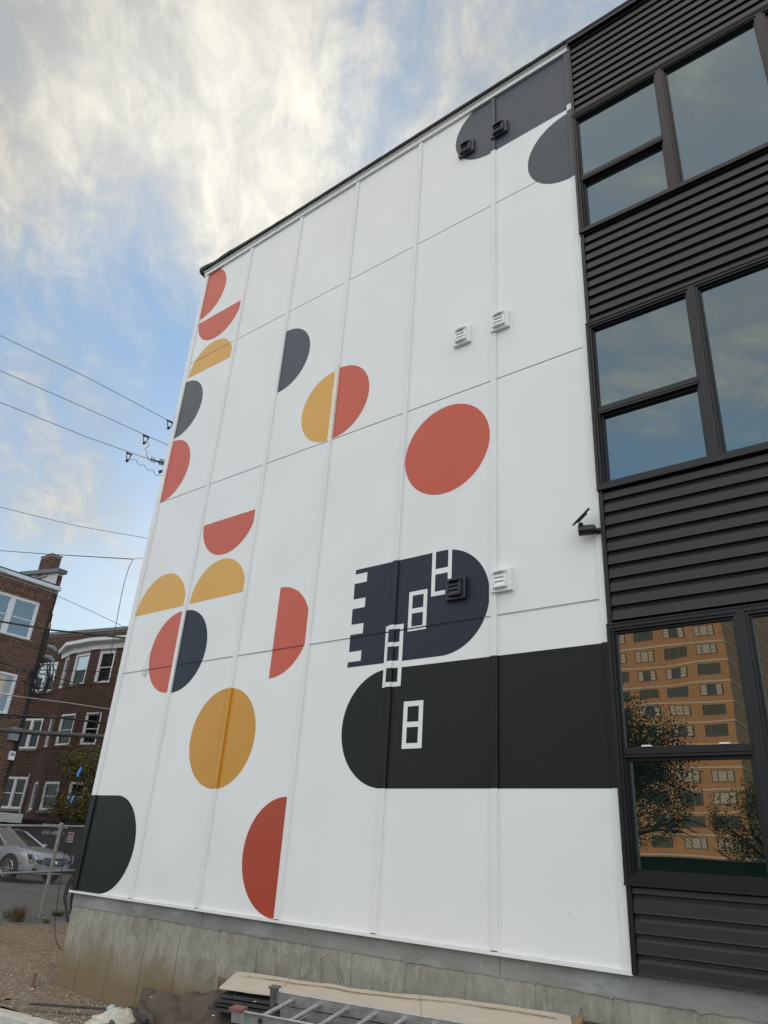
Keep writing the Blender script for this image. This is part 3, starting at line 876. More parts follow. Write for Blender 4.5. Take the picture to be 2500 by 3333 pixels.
# loop of thin white wire hanging on the wall
WIREW = mat('white_wire', (.62, .62, .60), .5)
lp = MB(); pts = [(-8.79, -.012, 4.075), (-8.83, -.02, 4.03), (-8.87, -.03, 3.93), (-8.885, -.03, 3.81)]
lp.tube(pts, .0035, 6)
for k, (rx, rz) in enumerate(((.045, .062), (.038, .055))):
    lp.tube([(-8.893 + rx * math.cos(a), -.022 - .012 * math.sin(a) - .004 * k, 3.735 + rz * math.sin(a)) for a in [2 * math.pi * i / 20 for i in range(21)]], .0035, 6)
tag(lp.obj('wire_loop', WIREW), 'loop of thin pale wire hanging beside the red half disc', 'wire')


# ------------------------------------------------------------------ brick buildings at the left
BRICK = mat('brown_brick', (.088, .034, .023), .85, .3, var=.3, vscale=2.5, island=.38, bump=.4, bscale=60)
BRICK_D = mat('dark_brown_brick', (.068, .030, .022), .85, .3, var=.3, vscale=2.0, island=.38, bump=.4, bscale=60)
MORTAR = mat('mortar', (.36, .29, .24), .95, .2, var=.2, vscale=6)
MORTAR_D = mat('grey_mortar', (.24, .195, .165), .95, .2, var=.25, vscale=5)
WWOOD = mat('white_window_paint', (.70, .72, .74), .55, var=.12, vscale=14)
COPING = mat('grey_metal_coping', (.10, .105, .10), .5, var=.15, vscale=6)
STUCCO = mat('white_parapet_stucco', (.66, .66, .64), .9, var=.15, vscale=5, col2=(.48, .48, .46))
PANE_A = glass_mat('house_glass', (.08, .09, .09), .22)
PANE_B = glass_mat('dark_house_glass', (.008, .009, .010), .0, 0, 1.5, (.35, .37, .38))
PANE_C = glass_mat('house_glass_blind', (.26, .26, .22), .10)
STONES = mat('window_stone_sill', (.20, .17, .14), .9, var=.2, vscale=10)

class Facade:
    """a vertical wall plane: s along it, z up, o outward"""
    def __init__(f, p0, e, n):
        f.p = Vector(p0); f.e = Vector(e).normalized(); f.n = Vector(n).normalized()
    def P(f, s, z, o=0):
        q = f.p + f.e * s + f.n * o; return Vector((q.x, q.y, z))
    def M(f):
        return Matrix(((f.e.x, -f.n.x, 0, f.p.x), (f.e.y, -f.n.y, 0, f.p.y), (0, 0, 1, 0), (0, 0, 0, 1)))
    # local box: x = s, y = inward depth, z
    def box(f, b, s0, s1, z0, z1, o0, o1, mi=0):
        return b.box((s0, -o1, z0), (s1, -o0, z1), mi, f.M())

BW, BH, PW, PH = .196, .0505, .213, .0677
def brick_mesh(m):
    b = MB(); b.box((0, 0, 0), (BW, .03, BH), skip=('k',)); return b.mesh('brick', m)
def bricks(fc, parent, s0, s1, z0, z1, openings, m, rows=(), single=None, seed=1):
    """running-bond bricks proud of the mortar; rows = soldier courses (z0, [(s0, s1)...])"""
    rs = random.Random(seed); b = MB(); Mx = fc.M(); singles = []
    nz = int((z1 - z0) / PH)
    rows = [(z0 + round((za - z0) / PH) * PH, p, q) for (za, p, q) in rows]
    def blocked(a, c, za, zc):
        for (p, q, u, v) in openings:
            if a < q and c > p and za < v and zc > u: return True
        for (za2, p, q) in rows:
            if a < q and c > p and za < za2 + .19 and zc > za2: return True
        return False
    def cut(a, c, za, zc):
        # shorten bricks that run into an opening
        for (p, q, u, v) in openings + [(p_, q_, za_, za_ + .19) for (za_, p_, q_) in rows]:
            if za < v and zc > u:
                if a < p < c and p - a > .04: c = p - .006
                elif a < q < c and c - q > .04: a = q + .006
        return a, c
    for i in range(nz):
        z = z0 + i * PH; st = s0 - (PW / 2 if i % 2 else 0)
        while st < s1:
            a, c = cut(max(st, s0), min(st + BW, s1), z, z + BH)
            if c - a > .03 and not blocked(a, c, z, z + BH):
                o = rs.uniform(.006, .013)
                if single and c - a > .2 and single[0] < a < single[1] and single[2] < z < single[3] and len(singles) < 300:
                    singles.append((a, z, o))
                else:
                    b.box((a, -o, z), (c, .02, z + BH), 0, Mx, skip=('k',))
            st += PW
    for (za, p, q) in rows:
        x = p
        while x + BH < q:
            o = rs.uniform(.006, .016)
            if not any(x < q2 and x + BH > p2 and za < v2 and za + .203 > u2 for (p2, q2, u2, v2) in openings):
                b.box((x, -o, za), (x + BH, .02, za + .187), 0, Mx, skip=('k',))
            x += PH
    o_ = b.obj('brickwork', m, parent, kind='stuff')
    if singles:
        me = brick_mesh(m)
        for (a, z, o) in singles:
            k = bpy.data.objects.new('brick', me); C.objects.link(k); k.parent = parent
            k.matrix_parent_inverse = Matrix.Translation(-parent.location)
            k.matrix_basis = Mx @ Matrix.Translation((a, -o, z))
    return o_
def wall_with_holes(fc, b, s0, s1, z0, z1, op, o=0.0, mi=0):
    S = sorted(set([s0, s1] + [v for q in op for v in q[:2] if s0 < v < s1])); Z = sorted(set([z0, z1] + [v for q in op for v in q[2:] if z0 < v < z1]))
    for a, c in zip(S, S[1:]):
        for u, v in zip(Z, Z[1:]):
            m_ = ((a + c) / 2, (u + v) / 2)
            if any(p < m_[0] < q and r < m_[1] < t for (p, q, r, t) in op): continue
            b.quad(fc.P(a, u, o), fc.P(c, u, o), fc.P(c, v, o), fc.P(a, v, o), mi)
    for (p, q, r, t) in op:
        if p >= s0 and q <= s1:
            for A, B in (((p, r), (p, t)), ((q, t), (q, r)), ((p, t), (q, t)), ((q, r), (p, r))):
                b.quad(fc.P(A[0], A[1], o), fc.P(B[0], B[1], o), fc.P(B[0], B[1], o - .15), fc.P(A[0], A[1], o - .15), mi)
def house_window(fc, parent, s0, s1, z0, z1, pane, n=1, cas=.07, rail=.5, low=None, sill=True):
    w = MB(); bx = lambda a, c, u, v, o0, o1: fc.box(w, a, c, u, v, o0, o1)
    bx(s0, s0 + cas, z0, z1, -.10, .0); bx(s1 - cas, s1, z0, z1, -.10, .0)
    bx(s0 + cas, s1 - cas, z1 - cas, z1, -.10, .0); bx(s0 + cas, s1 - cas, z0, z0 + cas * .8, -.10, .012)
    iw = (s1 - s0 - 2 * cas - (n - 1) * .16) / n
    lights = []
    for k in range(n):
        a = s0 + cas + k * (iw + .16)
        if k: bx(a - .16, a, z0 + cas * .8, z1 - cas, -.10, -.004)
        lights.append((a, a + iw))
    fr = w.obj('window', WWOOD, parent)
    zr = z0 + (z1 - z0) * rail
    for (a, c) in lights:
        g = MB(); e_ = .035
        for (u, v, o) in ((z0 + cas * .8, zr, -.085), (zr - .02, z1 - cas, -.06)):
            fc.box(g, a, a + e_, u, v, o - .02, o); fc.box(g, c - e_, c, u, v, o - .02, o)
            fc.box(g, a + e_, c - e_, u, u + e_, o - .02, o + .002); fc.box(g, a + e_, c - e_, v - e_, v, o - .02, o + .002)
        g.obj('sash', WWOOD, fr)
        for (u, v, o, pm) in ((z0 + cas, zr - .01, -.095, low or pane), (zr + .01, z1 - cas, -.072, pane)):
            MB().quad(fc.P(a + .01, u, o), fc.P(c - .01, u, o), fc.P(c - .01, v, o), fc.P(a + .01, v, o)).obj('pane', pm, fr)
    return fr

# --- nearer brick house; its front faces the parking lot
h1 = thing('brick_house', 'nearer brown brick house with white windows, white gutter and brick chimney at left edge', 'house', (-28, 2, .3))
F1 = Facade((-27.84, 7.78, 0), (0, 1, 0), (1, 0, 0))
op1 = [(-2.62, -.60, 8.30, 9.76), (-2.62, -.68, 5.50, 6.95), (-2.62, -.68, 2.2, 3.9), (-6.6, -4.7, 8.30, 9.76), (-6.6, -4.7, 5.5, 6.95), (-6.6, -4.7, 2.2, 3.9)]
b = MB(); wall_with_holes(F1, b, -12, 0, 0, 10.46, op1); b.obj('wall', MORTAR, h1)
b = MB(); b.box((-40, -4.22, 0), (-27.99, 7.60, 10.3), skip=('b',)); b.obj('wall_core', HOLE, h1)
F1s = Facade((-27.84, 7.78, 0), (-1, 0, 0), (0, 1, 0))
b = MB(); b.quad((-27.84, 7.78, 0), (-40, 7.78, 0), (-40, 7.78, 11.2), (-27.84, 7.78, 11.2)); b.obj('wall', MORTAR, h1)
bricks(F1, h1, -6.9, 0, .0, 10.42, op1, BRICK, rows=[(10.09, -6.9, 0), (9.80, -6.9, 0), (8.02, -6.9, 0)], single=(-2.6, -.05, 6.98, 8.0), seed=4)
bricks(F1s, h1, .0, 1.1, .0, 11.1, [], BRICK, seed=5)
house_window(F1, h1, -2.62, -.60, 8.30, 9.76, PANE_A, 2)
house_window(F1, h1, -2.62, -.68, 5.50, 6.95, PANE_C, 2, low=PANE_A)
house_window(F1, h1, -2.62, -.68, 2.2, 3.9, PANE_B, 2)
for z0, z1 in ((8.30, 9.76), (5.5, 6.95), (2.2, 3.9)): house_window(F1, h1, -6.6, -4.7, z0, z1, PANE_A, 2)
for q_ in ((-2.7, -.5, 8.23, 8.29), (-2.7, -.6, 5.43, 5.49)):
    b = MB(); F1.box(b, *q_, -.02, .05); b.obj('sill', STONES, h1)
b = MB(); g_ = [(0.01, 10.50), (.10, 10.43), (.16, 10.46), (.17, 10.60), (.01, 10.60)]
b.prism([F1.P(-12, z, o) for o, z in g_], F1.e * 12.02); b.obj('gutter', WWOOD, h1)
b = MB(); b.prism([F1.P(-12, z, o) for o, z in ((.14, 10.605), (.14, 10.66), (-3.0, 11.62), (-12, 11.62), (-12, 11.55), (-3.0, 11.5))], F1.e * 11.75); b.obj('roof', MEMB, h1)
b = MB(); b.prism([(-27.86, 7.60, 10.5), (-27.86, 7.60, 11.20), (-31, 7.60, 11.62), (-40, 7.60, 11.62), (-40, 7.60, 10.5)], (0, .17, 0)); b.obj('parapet', STUCCO, h1)
Fp = Facade((-27.84, 7.78, 0), (0, 1, 0), (1, 0, 0))
bricks(Fp, h1, -.19, .0, 10.5, 11.15, [], BRICK, seed=6)
b = MB(); b.prism([(-27.72, 7.50, 11.18), (-27.72, 7.50, 11.35), (-31, 7.50, 11.80), (-40, 7.50, 11.80), (-40, 7.5, 11.64), (-31, 7.50, 11.63)], (0, .38, 0)); b.obj('coping', COPING, h1)
ch = MB(); ch.box((-29.6, 7.55, 11.2), (-28.73, 7.98, 12.17)); ch = ch.obj('chimney', MORTAR, h1)
for fc_, w_ in ((Facade((-29.6, 7.55, 0), (1, 0, 0), (0, -1, 0)), .87), (Facade((-28.73, 7.55, 0), (0, 1, 0), (1, 0, 0)), .43)):
    o_ = bricks(fc_, h1, 0.0, w_, 11.3, 12.15, [], BRICK, seed=8)
    o_.parent = ch; o_.matrix_parent_inverse = Matrix.Identity(4)
b = MB(); b.box((-29.63, 7.52, 12.17), (-28.70, 8.01, 12.21)); b.obj('chimney_cap', STONES, ch)

# --- farther brick building with a bay, turned a little
e2 = Vector((.9725, .2328, 0)); n2 = Vector((.2328, -.9725, 0)); p2 = Vector((-33.87, 15.415, 0))
h2 = thing('brick_building', 'dark brick apartment building with a faceted bay and white cornice between house and mural wall', 'building', (-33, 16, .3))
F2 = Facade(p2, e2, n2)
ops = [(-6.75, -5.15, 8.65, 10.22), (-6.75, -5.15, 5.66, 7.2), (-6.9, -5.2, 2.73, 4.25), (-10.5, -9.0, 8.65, 10.2), (-10.5, -9.0, 5.66, 7.2), (-10.5, -9.0, 2.73, 4.25)]
b = MB(); wall_with_holes(F2, b, -13, 14, 0, 11.75, ops); b.obj('wall', MORTAR_D, h2)
b = MB(); F2.box(b, -12.9, 13.9, 0, 11.5, -12, -.16); b.obj('wall_core', HOLE, h2)
bricks(F2, h2, -9, -4.9, .1, 11.7, ops, BRICK_D, rows=[(10.26, -9, -4.9), (8.44, -9, -4.9)], seed=12)
bricks(F2, h2, -4.9, 6.0, 10.8, 11.7, [], BRICK_D, seed=13)
for (a, c, u, v) in ops: house_window(F2, h2, a, c, u, v, PANE_B if u < 8 else PANE_A, 2, .09, low=PANE_B)
b = MB(); F2.box(b, -13.1, 14.1, 11.75, 11.93, -.3, .08); b.obj('coping', COPING, h2)
for (a, c, u, v) in ops:
    b = MB(); F2.box(b, a - .05, c + .05, u - .12, u - .002, -.05, .06); b.obj('sill', STONES, h2)
cs = [(-5.0, 0.0), (-3.2, .9), (-1.15, 1.35), (1.2, 1.35), (3.2, .9), (5.0, 0.0)]
bay = MB(); BT = 10.40
W3 = [(8.64, 10.21), (5.67, 7.17), (2.70, 3.96)]
facets = [(.49, .80), (.20, .80), (.16, .59), (.3, .7), (.3, .7)]
fobjs = []
for k in range(5):
    A = F2.P(cs[k][0], 0, cs[k][1]); B = F2.P(cs[k + 1][0], 0, cs[k + 1][1])
    ed = (B - A); ln = ed.length; ed.normalize(); nn = Vector((ed.y, -ed.x, 0))
    fc = Facade(A, ed, nn)
    ow = [(facets[k][0] * ln, facets[k][1] * ln, u, v) for (u, v) in W3]
    wall_with_holes(fc, bay, 0, ln, 0, BT, ow)
    fobjs.append((fc, ln, ow))
bayo = bay.obj('bay', MORTAR_D, h2)
for k, (fc, ln, ow) in enumerate(fobjs):
    if k < 3:
        o_ = bricks(fc, h2, 0, ln, .1, BT, ow, BRICK_D, rows=[(8.40, 0, ln), (10.22, 0, ln)] + [(5.43, 0, ln)], seed=20 + k)
        o_.parent = bayo; o_.matrix_parent_inverse = Matrix.Identity(4)
    for j, (a, c, u, v) in enumerate(ow):
        w_ = house_window(fc, h2, a, c, u, v, PANE_A if (j == 0 and k == 1) else PANE_B, 1, .08 if k else .06, low=PANE_B)
for (fc, ln, ow) in fobjs[:3]:
    a, c, u, v = ow[2]; b = MB(); fc.box(b, a - .1, c + .1, u - .14, u - .01, -.03, .07); b.obj('sill', STONES, h2)
def ring(z, o):
    q = []
    for i, (s, d) in enumerate(cs):
        q.append(F2.P(s * (1 + o / 6), z, d + (o if 0 < i < 5 else 0)))
    return q
b = MB()
prof = [(10.36, .02), (10.62, .03), (10.66, .06), (10.66, .34), (10.70, .40), (10.86, .42), (10.86, .30)]
rr = [ring(z, o) for z, o in prof]
for A, B in zip(rr, rr[1:]):
    for i in range(5): b.quad(A[i], A[i + 1], B[i + 1], B[i])
b.obj('cornice', WWOOD, h2)
b = MB(); A = ring(10.855, .38); B = [F2.P(s * .7, 11.15, .01) for s, d in cs]
for i in range(5): b.quad(A[i], A[i + 1], B[i + 1], B[i])
b.obj('bay_roof', COPING, h2)
PIPE = mat('pale_downspout', (.42, .42, .40), .5, var=.2, vscale=20)
b = MB(); b.tube([F2.P(-5.02, 4.4, .08), F2.P(-5.0, 4.2, .12), F2.P(-5.0, .9, .12)], .055, 8); b.obj('downspout', PIPE, h2)

# fixtures on the nearer house
GBOX = mat('grey_utility_box', (.22, .24, .26), .5, .4, var=.1, vscale=10)
t = thing('utility_box', 'grey metal utility box on the brick corner under the thick cable', 'box', F1.P(-.28, 4.65, .1))
b = MB(); F1.box(b, -.46, -.10, 4.65, 5.03, .01, .16); b.obj('cabinet', GBOX, t)
b = MB(); F1.box(b, -.44, -.06, 5.035, 5.10, .01, .20); b.obj('hood', GBOX, t)
t = thing('alarm_box', 'small white box with a grey panel on the brick corner', 'box', F1.P(-.12, 3.99, .1))
b = MB(); F1.box(b, -.23, -.03, 3.99, 4.29, .01, .10); b.obj('cover', VENTW, t)
b = MB(); F1.box(b, -.205, -.055, 4.13, 4.24, .10, .104); b.obj('grey_panel', GBOX, t)
t = thing('electric_meters', 'cluster of pale electric meters low on the brick corner', 'meters', F1.P(.4, 1.7, .1))
b = MB(); F1.box(b, -.2, .75, 1.95, 2.25, .02, .25); b.obj('cabinet', PIPE, t)
for k in range(4):
    b = MB(); c_ = F1.P(-.1 + k * .22, 1.80 - .2 * (k % 2), .18); b.disc(c_, F1.n, .085, 14, thick=.10); b.obj('meter', PIPE, t)
BLACKW = mat('black_cable', (.012, .012, .013), .6)
GREYW = mat('grey_cable', (.30, .29, .27), .6)
b = MB(); rs = random.Random(14)
cc = Vector((-26.95, 7.75, 0))
la = Vector((.42, .9, 0)).normalized()
for k in range(11):
    z0 = 6.95 + rs.uniform(-.25, .3); rw = rs.uniform(.20, .48); rh = rs.uniform(.45, .78); ph = rs.uniform(0, 3)
    base = F1.P(rs.uniform(-.05, .30), 0, rs.uniform(.12, .3))
    b.tube([(base.x + la.x * rw * math.cos(a), base.y + la.y * rw * math.cos(a), z0 + rh * math.sin(a + .15 * math.sin(ph))) for a in [2 * math.pi * i / 18 for i in range(19)]], .016, 5)
for k in range(5):
    s_ = -.10 + k * .035
    b.tube([F1.P(s_ + .03 * math.sin(z * 1.3 + k), z, .05 + .03 * math.sin(z * 2.1 + k)) for z in rng_(3.0 + k * .3, 10.3 - k * .4, .6)], .02, 5)
tag(b.obj('cable_bundle', BLACKW), 'tangle of looped black cables hanging at the brick house corner', 'cables')
t = thing('vent_hood', 'two pale curved vent hoods beside the black cable loops', 'vent', F1.P(.25, 7.8, .2))
for z in (7.75, 8.15):
    b = MB(); b.tube([F1.P(.05, z + .08, .15), F1.P(.25, z + .06, .2), F1.P(.42, z - .05, .22)], [.06, .09, .07], 12); b.obj('hood', GBOX, t)

# ------------------------------------------------------------------ lettering
def text_mesh(name, body, size, m, M, parent=None, stretch=1.0, bold=0.0, ext=.002):
    cu = bpy.data.curves.new('tmp', 'FONT'); cu.body = body; cu.size = size; cu.extrude = ext; cu.offset = bold; cu.align_x = 'CENTER'; cu.align_y = 'CENTER'; cu.resolution_u = 3
    to = bpy.data.objects.new('tmp', cu); C.objects.link(to)
    bpy.context.view_layer.update()
    me = bpy.data.meshes.new_from_object(to.evaluated_get(bpy.context.evaluated_depsgraph_get()))
    bpy.data.objects.remove(to); bpy.data.curves.remove(cu)
    me.transform(M @ Matrix.Diagonal((stretch, 1, 1, 1))); me.materials.clear(); me.materials.append(m)
    return link(name, me, parent)
def face_matrix(c, right, upv=Vector((0, 0, 1))):
    right = right.normalized(); n_ = right.cross(upv).normalized()
    return Matrix(((right.x, upv.x, n_.x, c.x), (right.y, upv.y, n_.y, c.y), (right.z, upv.z, n_.z, c.z), (0, 0, 0, 1)))

# ------------------------------------------------------------------ black container with lettering
DUMP = mat('black_container_paint', (.007, .008, .010), .5, .3, var=.3, vscale=3)
DUMPL = mat('white_lettering', (.55, .53, .48), .7, var=.2, vscale=30)
gdir = Vector((.484, .875, 0)).normalized()
FD = Facade((-29.6, 8.75, 0), gdir, (gdir.y, -gdir.x, 0))
t = thing('waste_container', 'long black ribbed container with worn white lettering behind the silver car', 'container', FD.P(3, .36, -1))
b = MB(); FD.box(b, .08, 6.2, .55, 1.92, -2.3, 0); b.obj('side', DUMP, t)
b = MB(); FD.box(b, .08, 6.2, 1.92, 2.07, -2.3, -.03); FD.box(b, .05, 6.25, 2.07, 2.13, -2.35, .04); b.obj('top_rail', DUMP, t)
for k in range(12):
    b = MB(); s_ = .25 + k * .5; FD.box(b, s_, s_ + .05, 1.93, 2.06, -.03, .01); b.obj('rib', DUMP, t)
b = MB(); FD.box(b, .3, 6.0, .36, .55, -2.1, -.15); b.obj('skid', DUMP, t)
text_mesh('lettering', 'IRUN ROHIO  ARCA', .17, DUMPL, face_matrix(FD.P(1.98, 1.955, .055), gdir), t, .62, .004)
text_mesh('lettering', '614- 648-   1', .205, DUMPL, face_matrix(FD.P(1.95, 1.72, .008), gdir), t, .74, .004)
ORNG = mat('orange_reflector', (.55, .22, .08), .5)
b = MB(); FD.box(b, 2.62, 2.76, 1.97, 2.03, -.02, .03); FD.box(b, .45, .52, 1.99, 2.03, -.02, .03); b.obj('marker_light', ORNG, t)

# ------------------------------------------------------------------ silver sedan
PAINT = mat('silver_blue_car_paint', (.42, .47, .53), .28, .5, metal=.5, coat=.5)
CHROME = mat('chrome', (.75, .76, .78), .12, .5, metal=1.0)
CGLASS = glass_mat('car_glass', (.008, .011, .011), .03)
CGLASS2 = glass_mat('car_windshield', (.012, .015, .014), .05)
RUB = mat('tyre_rubber', (.016, .016, .016), .8)
BLK = mat('car_black_trim', (.010, .010, .011), .4)
LAMP = mat('headlamp_lens', (.55, .58, .62), .1, coat=1.0)
PLATE = mat('pale_licence_plate', (.45, .32, .33), .5)
REDM = mat('red_marker', (.5, .03, .02), .4)
h = e2.copy(); lft = Vector((-h.y, h.x, 0))
wheelp = Vector((-22.83, 6.05, .37))
car_o = wheelp - h * 1.40 + lft * .79
car = thing('parked_car', 'silver sedan parked nose-right behind the chain link fence', 'car', car_o)
CM = Matrix(((h.x, lft.x, 0, car_o.x), (h.y, lft.y, 0, car_o.y), (0, 0, 1, car_o.z), (0, 0, 0, 1))) @ Matrix.Diagonal((.97, .93, .97, 1))
def cobj(b, name, m, parent=None):
    b.v = [tuple(CM @ Vector(p)) for p in b.v]
    return b.obj(name, m, parent or car)
st = [  # x, half width, bottom, shoulder z, top z
    (-2.32, .66, .45, .80, .92), (-2.25, .78, .30, .88, .99), (-2.0, .87, .22, .92, 1.03), (-1.6, .90, .19, .93, 1.03), (-.9, .91, .18, .92, .99), (0, .91, .18, .90, .95),
    (.7, .91, .18, .89, .95), (1.05, .905, .18, .87, .95), (1.4, .90, .19, .84, .915), (1.8, .885, .20, .79, .87), (2.08, .84, .20, .74, .81), (2.22, .77, .20, .69, .765), (2.30, .66, .21, .60, .72), (2.345, .52, .26, .55, .66)]
b = MB(); secs = []
for (x, w, zb, zs, zt) in st:
    half = [(0, zb), (w * .80, zb), (w * .97, zb + .09), (w * .995, .36), (w * .975, .48), (w, .62), (w * .99, zs - .07), (w * .955, zs), (w * .84, zs + (zt - zs) * .65), (w * .45, zt), (0, zt + .012)]
    secs.append([(x, -y, z) for y, z in half] + [(x, y, z) for y, z in half[-2:0:-1]])
n_ = len(secs[0]); vs = [p for s_ in secs for p in s_]
b.add(vs, [(i * n_ + k, (i + 1) * n_ + k, (i + 1) * n_ + (k + 1) % n_, i * n_ + (k + 1) % n_) for i in range(len(secs) - 1) for k in range(n_)], 0, True)
b.add(secs[-1], [tuple(range(n_))]); b.add(secs[0], [tuple(range(n_))[::-1]])
cobj(b, 'body', PAINT)
# cabin
def cabin(y):    # y in -1..1 -> base and roof curves
    return y
wb = [(1.18 - .22 * y * y, .78 * y, .945 - .02 * y * y) for y in (-1, -.5, 0, .5, 1)]
wt = [(.30 - .12 * y * y, .57 * y, 1.375 - .035 * y * y) for y in (-1, -.5, 0, .5, 1)]
rt_ = [(-.95 + .08 * y * y, .56 * y, 1.375 - .035 * y * y) for y in (-1, -.5, 0, .5, 1)]
rb = [(-1.80 + .12 * y * y, .74 * y, 1.02 - .01 * y * y) for y in (-1, -.5, 0, .5, 1)]
b = MB(); b.add(wb + wt, [(i, i + 1, i + 6, i + 5) for i in range(4)], 0, True); cobj(b, 'windshield', CGLASS2)
b = MB(); b.add(rt_ + rb, [(i, i + 1, i + 6, i + 5) for i in range(4)], 0, True); cobj(b, 'rear_window', CGLASS)
mid = [(-.3, .60 * y, 1.425 - .04 * y * y) for y in (-1, -.5, 0, .5, 1)]
b = MB(); b.add(wt + mid + rt_, [(i, i + 1, i + 6, i + 5) for i in range(4)] + [(i + 5, i + 6, i + 11, i + 10) for i in range(4)], 0, True)
for sgn in (-1, 1):
    i = 0 if sgn < 0 else 4
    b.tube([wb[i], wt[i]], [.035, .028], 6); b.tube([wt[i], (-.3, sgn * .60, 1.385), rt_[i]], .024, 6); b.tube([rt_[i], rb[i]], [.04, .07], 6)
cobj(b, 'roof', PAINT)
for sgn in (-1, 1):
    i = 0 if sgn < 0 else 4
    b = MB(); base = [(.93, sgn * .80, .925), (-.2, sgn * .83, .93), (-1.55, sgn * .79, .985)]; top = [(.20, sgn * .60, 1.34), (-.3, sgn * .605, 1.375), (-.88, sgn * .59, 1.34)]
    b.add(base + top, [(0, 1, 4, 3), (1, 2, 5, 4)], 0, True); cobj(b, 'side_window', CGLASS)
    b = MB(); b.tube([(-.22, sgn * .84, .92), (-.30, sgn * .615, 1.38)], .03, 6); cobj(b, 'door_pillar', BLK)
    b = MB(); b.sphere((.72, sgn * 1.0, .97), .085, 12, 8, sc=(.8, 1.25, .75)); b.tube([(.74, sgn * .86, .92), (.74, sgn * .97, .94)], .025, 6); cobj(b, 'mirror', PAINT)
    for wx in (1.40, -1.40):
        wy = sgn * .80
        a = MB(); a.disc((wx, sgn * .885, .335), (0, sgn, 0), .385, 32, thick=.022); a.tube([(wx + .39 * math.cos(q), sgn * .903, .335 + .39 * math.sin(q)) for q in [math.pi * (-.08 + 1.16 * i_ / 20) for i_ in range(21)]], .016, 5); cobj(a, 'wheel_arch', BLK)
        ty = MB(); pr = [(.21, -.10), (.30, -.115), (.335, -.08), (.338, 0), (.335, .08), (.30, .115), (.21, .10)]
        nn = 28; vs = []
        for q in range(nn):
            an = 2 * math.pi * q / nn
            vs += [(wx + r_ * math.cos(an), wy + .02 * sgn + o_, .335 + r_ * math.sin(an)) for r_, o_ in pr]
        ty.add(vs, [(q * 7 + k, q * 7 + k + 1, ((q + 1) % nn) * 7 + k + 1, ((q + 1) % nn) * 7 + k) for q in range(nn) for k in range(6)], 0, True)
        tyo = cobj(ty, 'wheel', RUB)
        ri = MB()
        ri.tube([(wx + .225 * math.cos(q), sgn * .925, .335 + .225 * math.sin(q)) for q in [2 * math.pi * i_ / 28 for i_ in range(29)]], .014, 6)
        for k in range(10):
            an = 2 * math.pi * k / 10; c_, s_ = math.cos(an), math.sin(an); pw_ = .016
            ri.prism([(wx + .05 * c_ - pw_ * s_, sgn * .905, .335 + .05 * s_ + pw_ * c_), (wx + .05 * c_ + pw_ * s_, sgn * .905, .335 + .05 * s_ - pw_ * c_), (wx + .22 * c_ + pw_ * s_, sgn * .915, .335 + .22 * s_ - pw_ * c_), (wx + .22 * c_ - pw_ * s_, sgn * .915, .335 + .22 * s_ + pw_ * c_)], (0, sgn * .015, 0))
        ri.disc((wx, sgn * .905, .335), (0, sgn, 0), .055, 14, thick=.02)
        cobj(ri, 'rim', CHROME, tyo)
    # headlight: tall narrow cluster with a lens and a dark housing
    hb = MB(); hb.prism([(2.03, sgn * .868, .78), (2.20, sgn * .800, .76), (2.262, sgn * .735, .60), (2.235, sgn * .785, .50), (2.17, sgn * .845, .52)], (.012, sgn * .018, .004)); hl = cobj(hb, 'headlight', BLK)
    hb = MB(); hb.prism([(2.06, sgn * .878, .775), (2.19, sgn * .825, .76), (2.20, sgn * .82, .735), (2.10, sgn * .872, .745)], (.014, sgn * .02, .003)); hb.tube([(2.225, sgn * .825, .74), (2.25, sgn * .80, .62), (2.235, sgn * .815, .52)], .013, 6); hb.sphere((2.215, sgn * .83, .575), .032, 10, 6); cobj(hb, 'lens', LAMP, hl)
    b = MB(); b.prism([(2.26, sgn * .74, .40), (2.31, sgn * .52, .385), (2.31, sgn * .55, .31), (2.25, sgn * .76, .325)], (.02, sgn * .012, 0)); cobj(b, 'air_intake', BLK)
    b = MB(); b.sphere((1.86, sgn * .905, .50), .02, 6, 4, sc=(1.2, .5, 2.2)); cobj(b, 'side_marker', REDM)
    b = MB(); b.tube([(-.95, sgn * .915, .76), (-.75, sgn * .935, .765), (-.6, sgn * .915, .765)], .012, 5); b.tube([(.1, sgn * .92, .75), (.3, sgn * .94, .755), (.42, sgn * .92, .755)], .012, 5); cobj(b, 'door_handle', CHROME)
b = MB(); gp = [(2.335, -.47, .665), (2.335, .47, .665), (2.36, .34, .46), (2.375, 0, .43), (2.36, -.34, .46)]; b.prism(gp, (.012, 0, 0)); gr = cobj(b, 'grille', BLK)
for k, zz in enumerate((.61, .565, .515, .475)):
    w_ = .43 - k * .035
    b = MB(); b.tube([(2.355, -w_, zz), (2.385, 0, zz - .02), (2.355, w_, zz)], .0075, 5); cobj(b, 'slat', CHROME, gr)
b = MB(); b.tube(gp + [gp[0]], .009, 5); cobj(b, 'grille_surround', CHROME, gr)
b = MB(); b.prism([(2.385, -.055, .59), (2.385, .055, .59), (2.39, .042, .53), (2.393, 0, .51), (2.39, -.042, .53)], (.010, 0, 0)); cobj(b, 'shield_emblem', CHROME, gr)
b = MB(); b.box((2.37, -.15, .335), (2.385, .15, .435)); cobj(b, 'licence_plate', PLATE)
b = MB(); b.tube([(2.02, -.90, .26), (2.24, -.78, .255), (2.35, -.5, .25), (2.39, 0, .25), (2.35, .5, .25), (2.24, .78, .255), (2.02, .90, .26)], .017, 6); cobj(b, 'lower_lip', CHROME)
b = MB(); b.tube([(2.235, -.78, .30), (2.345, -.5, .295), (2.385, 0, .29), (2.345, .5, .295), (2.235, .78, .30)], .022, 6); cobj(b, 'bumper_slot', BLK)

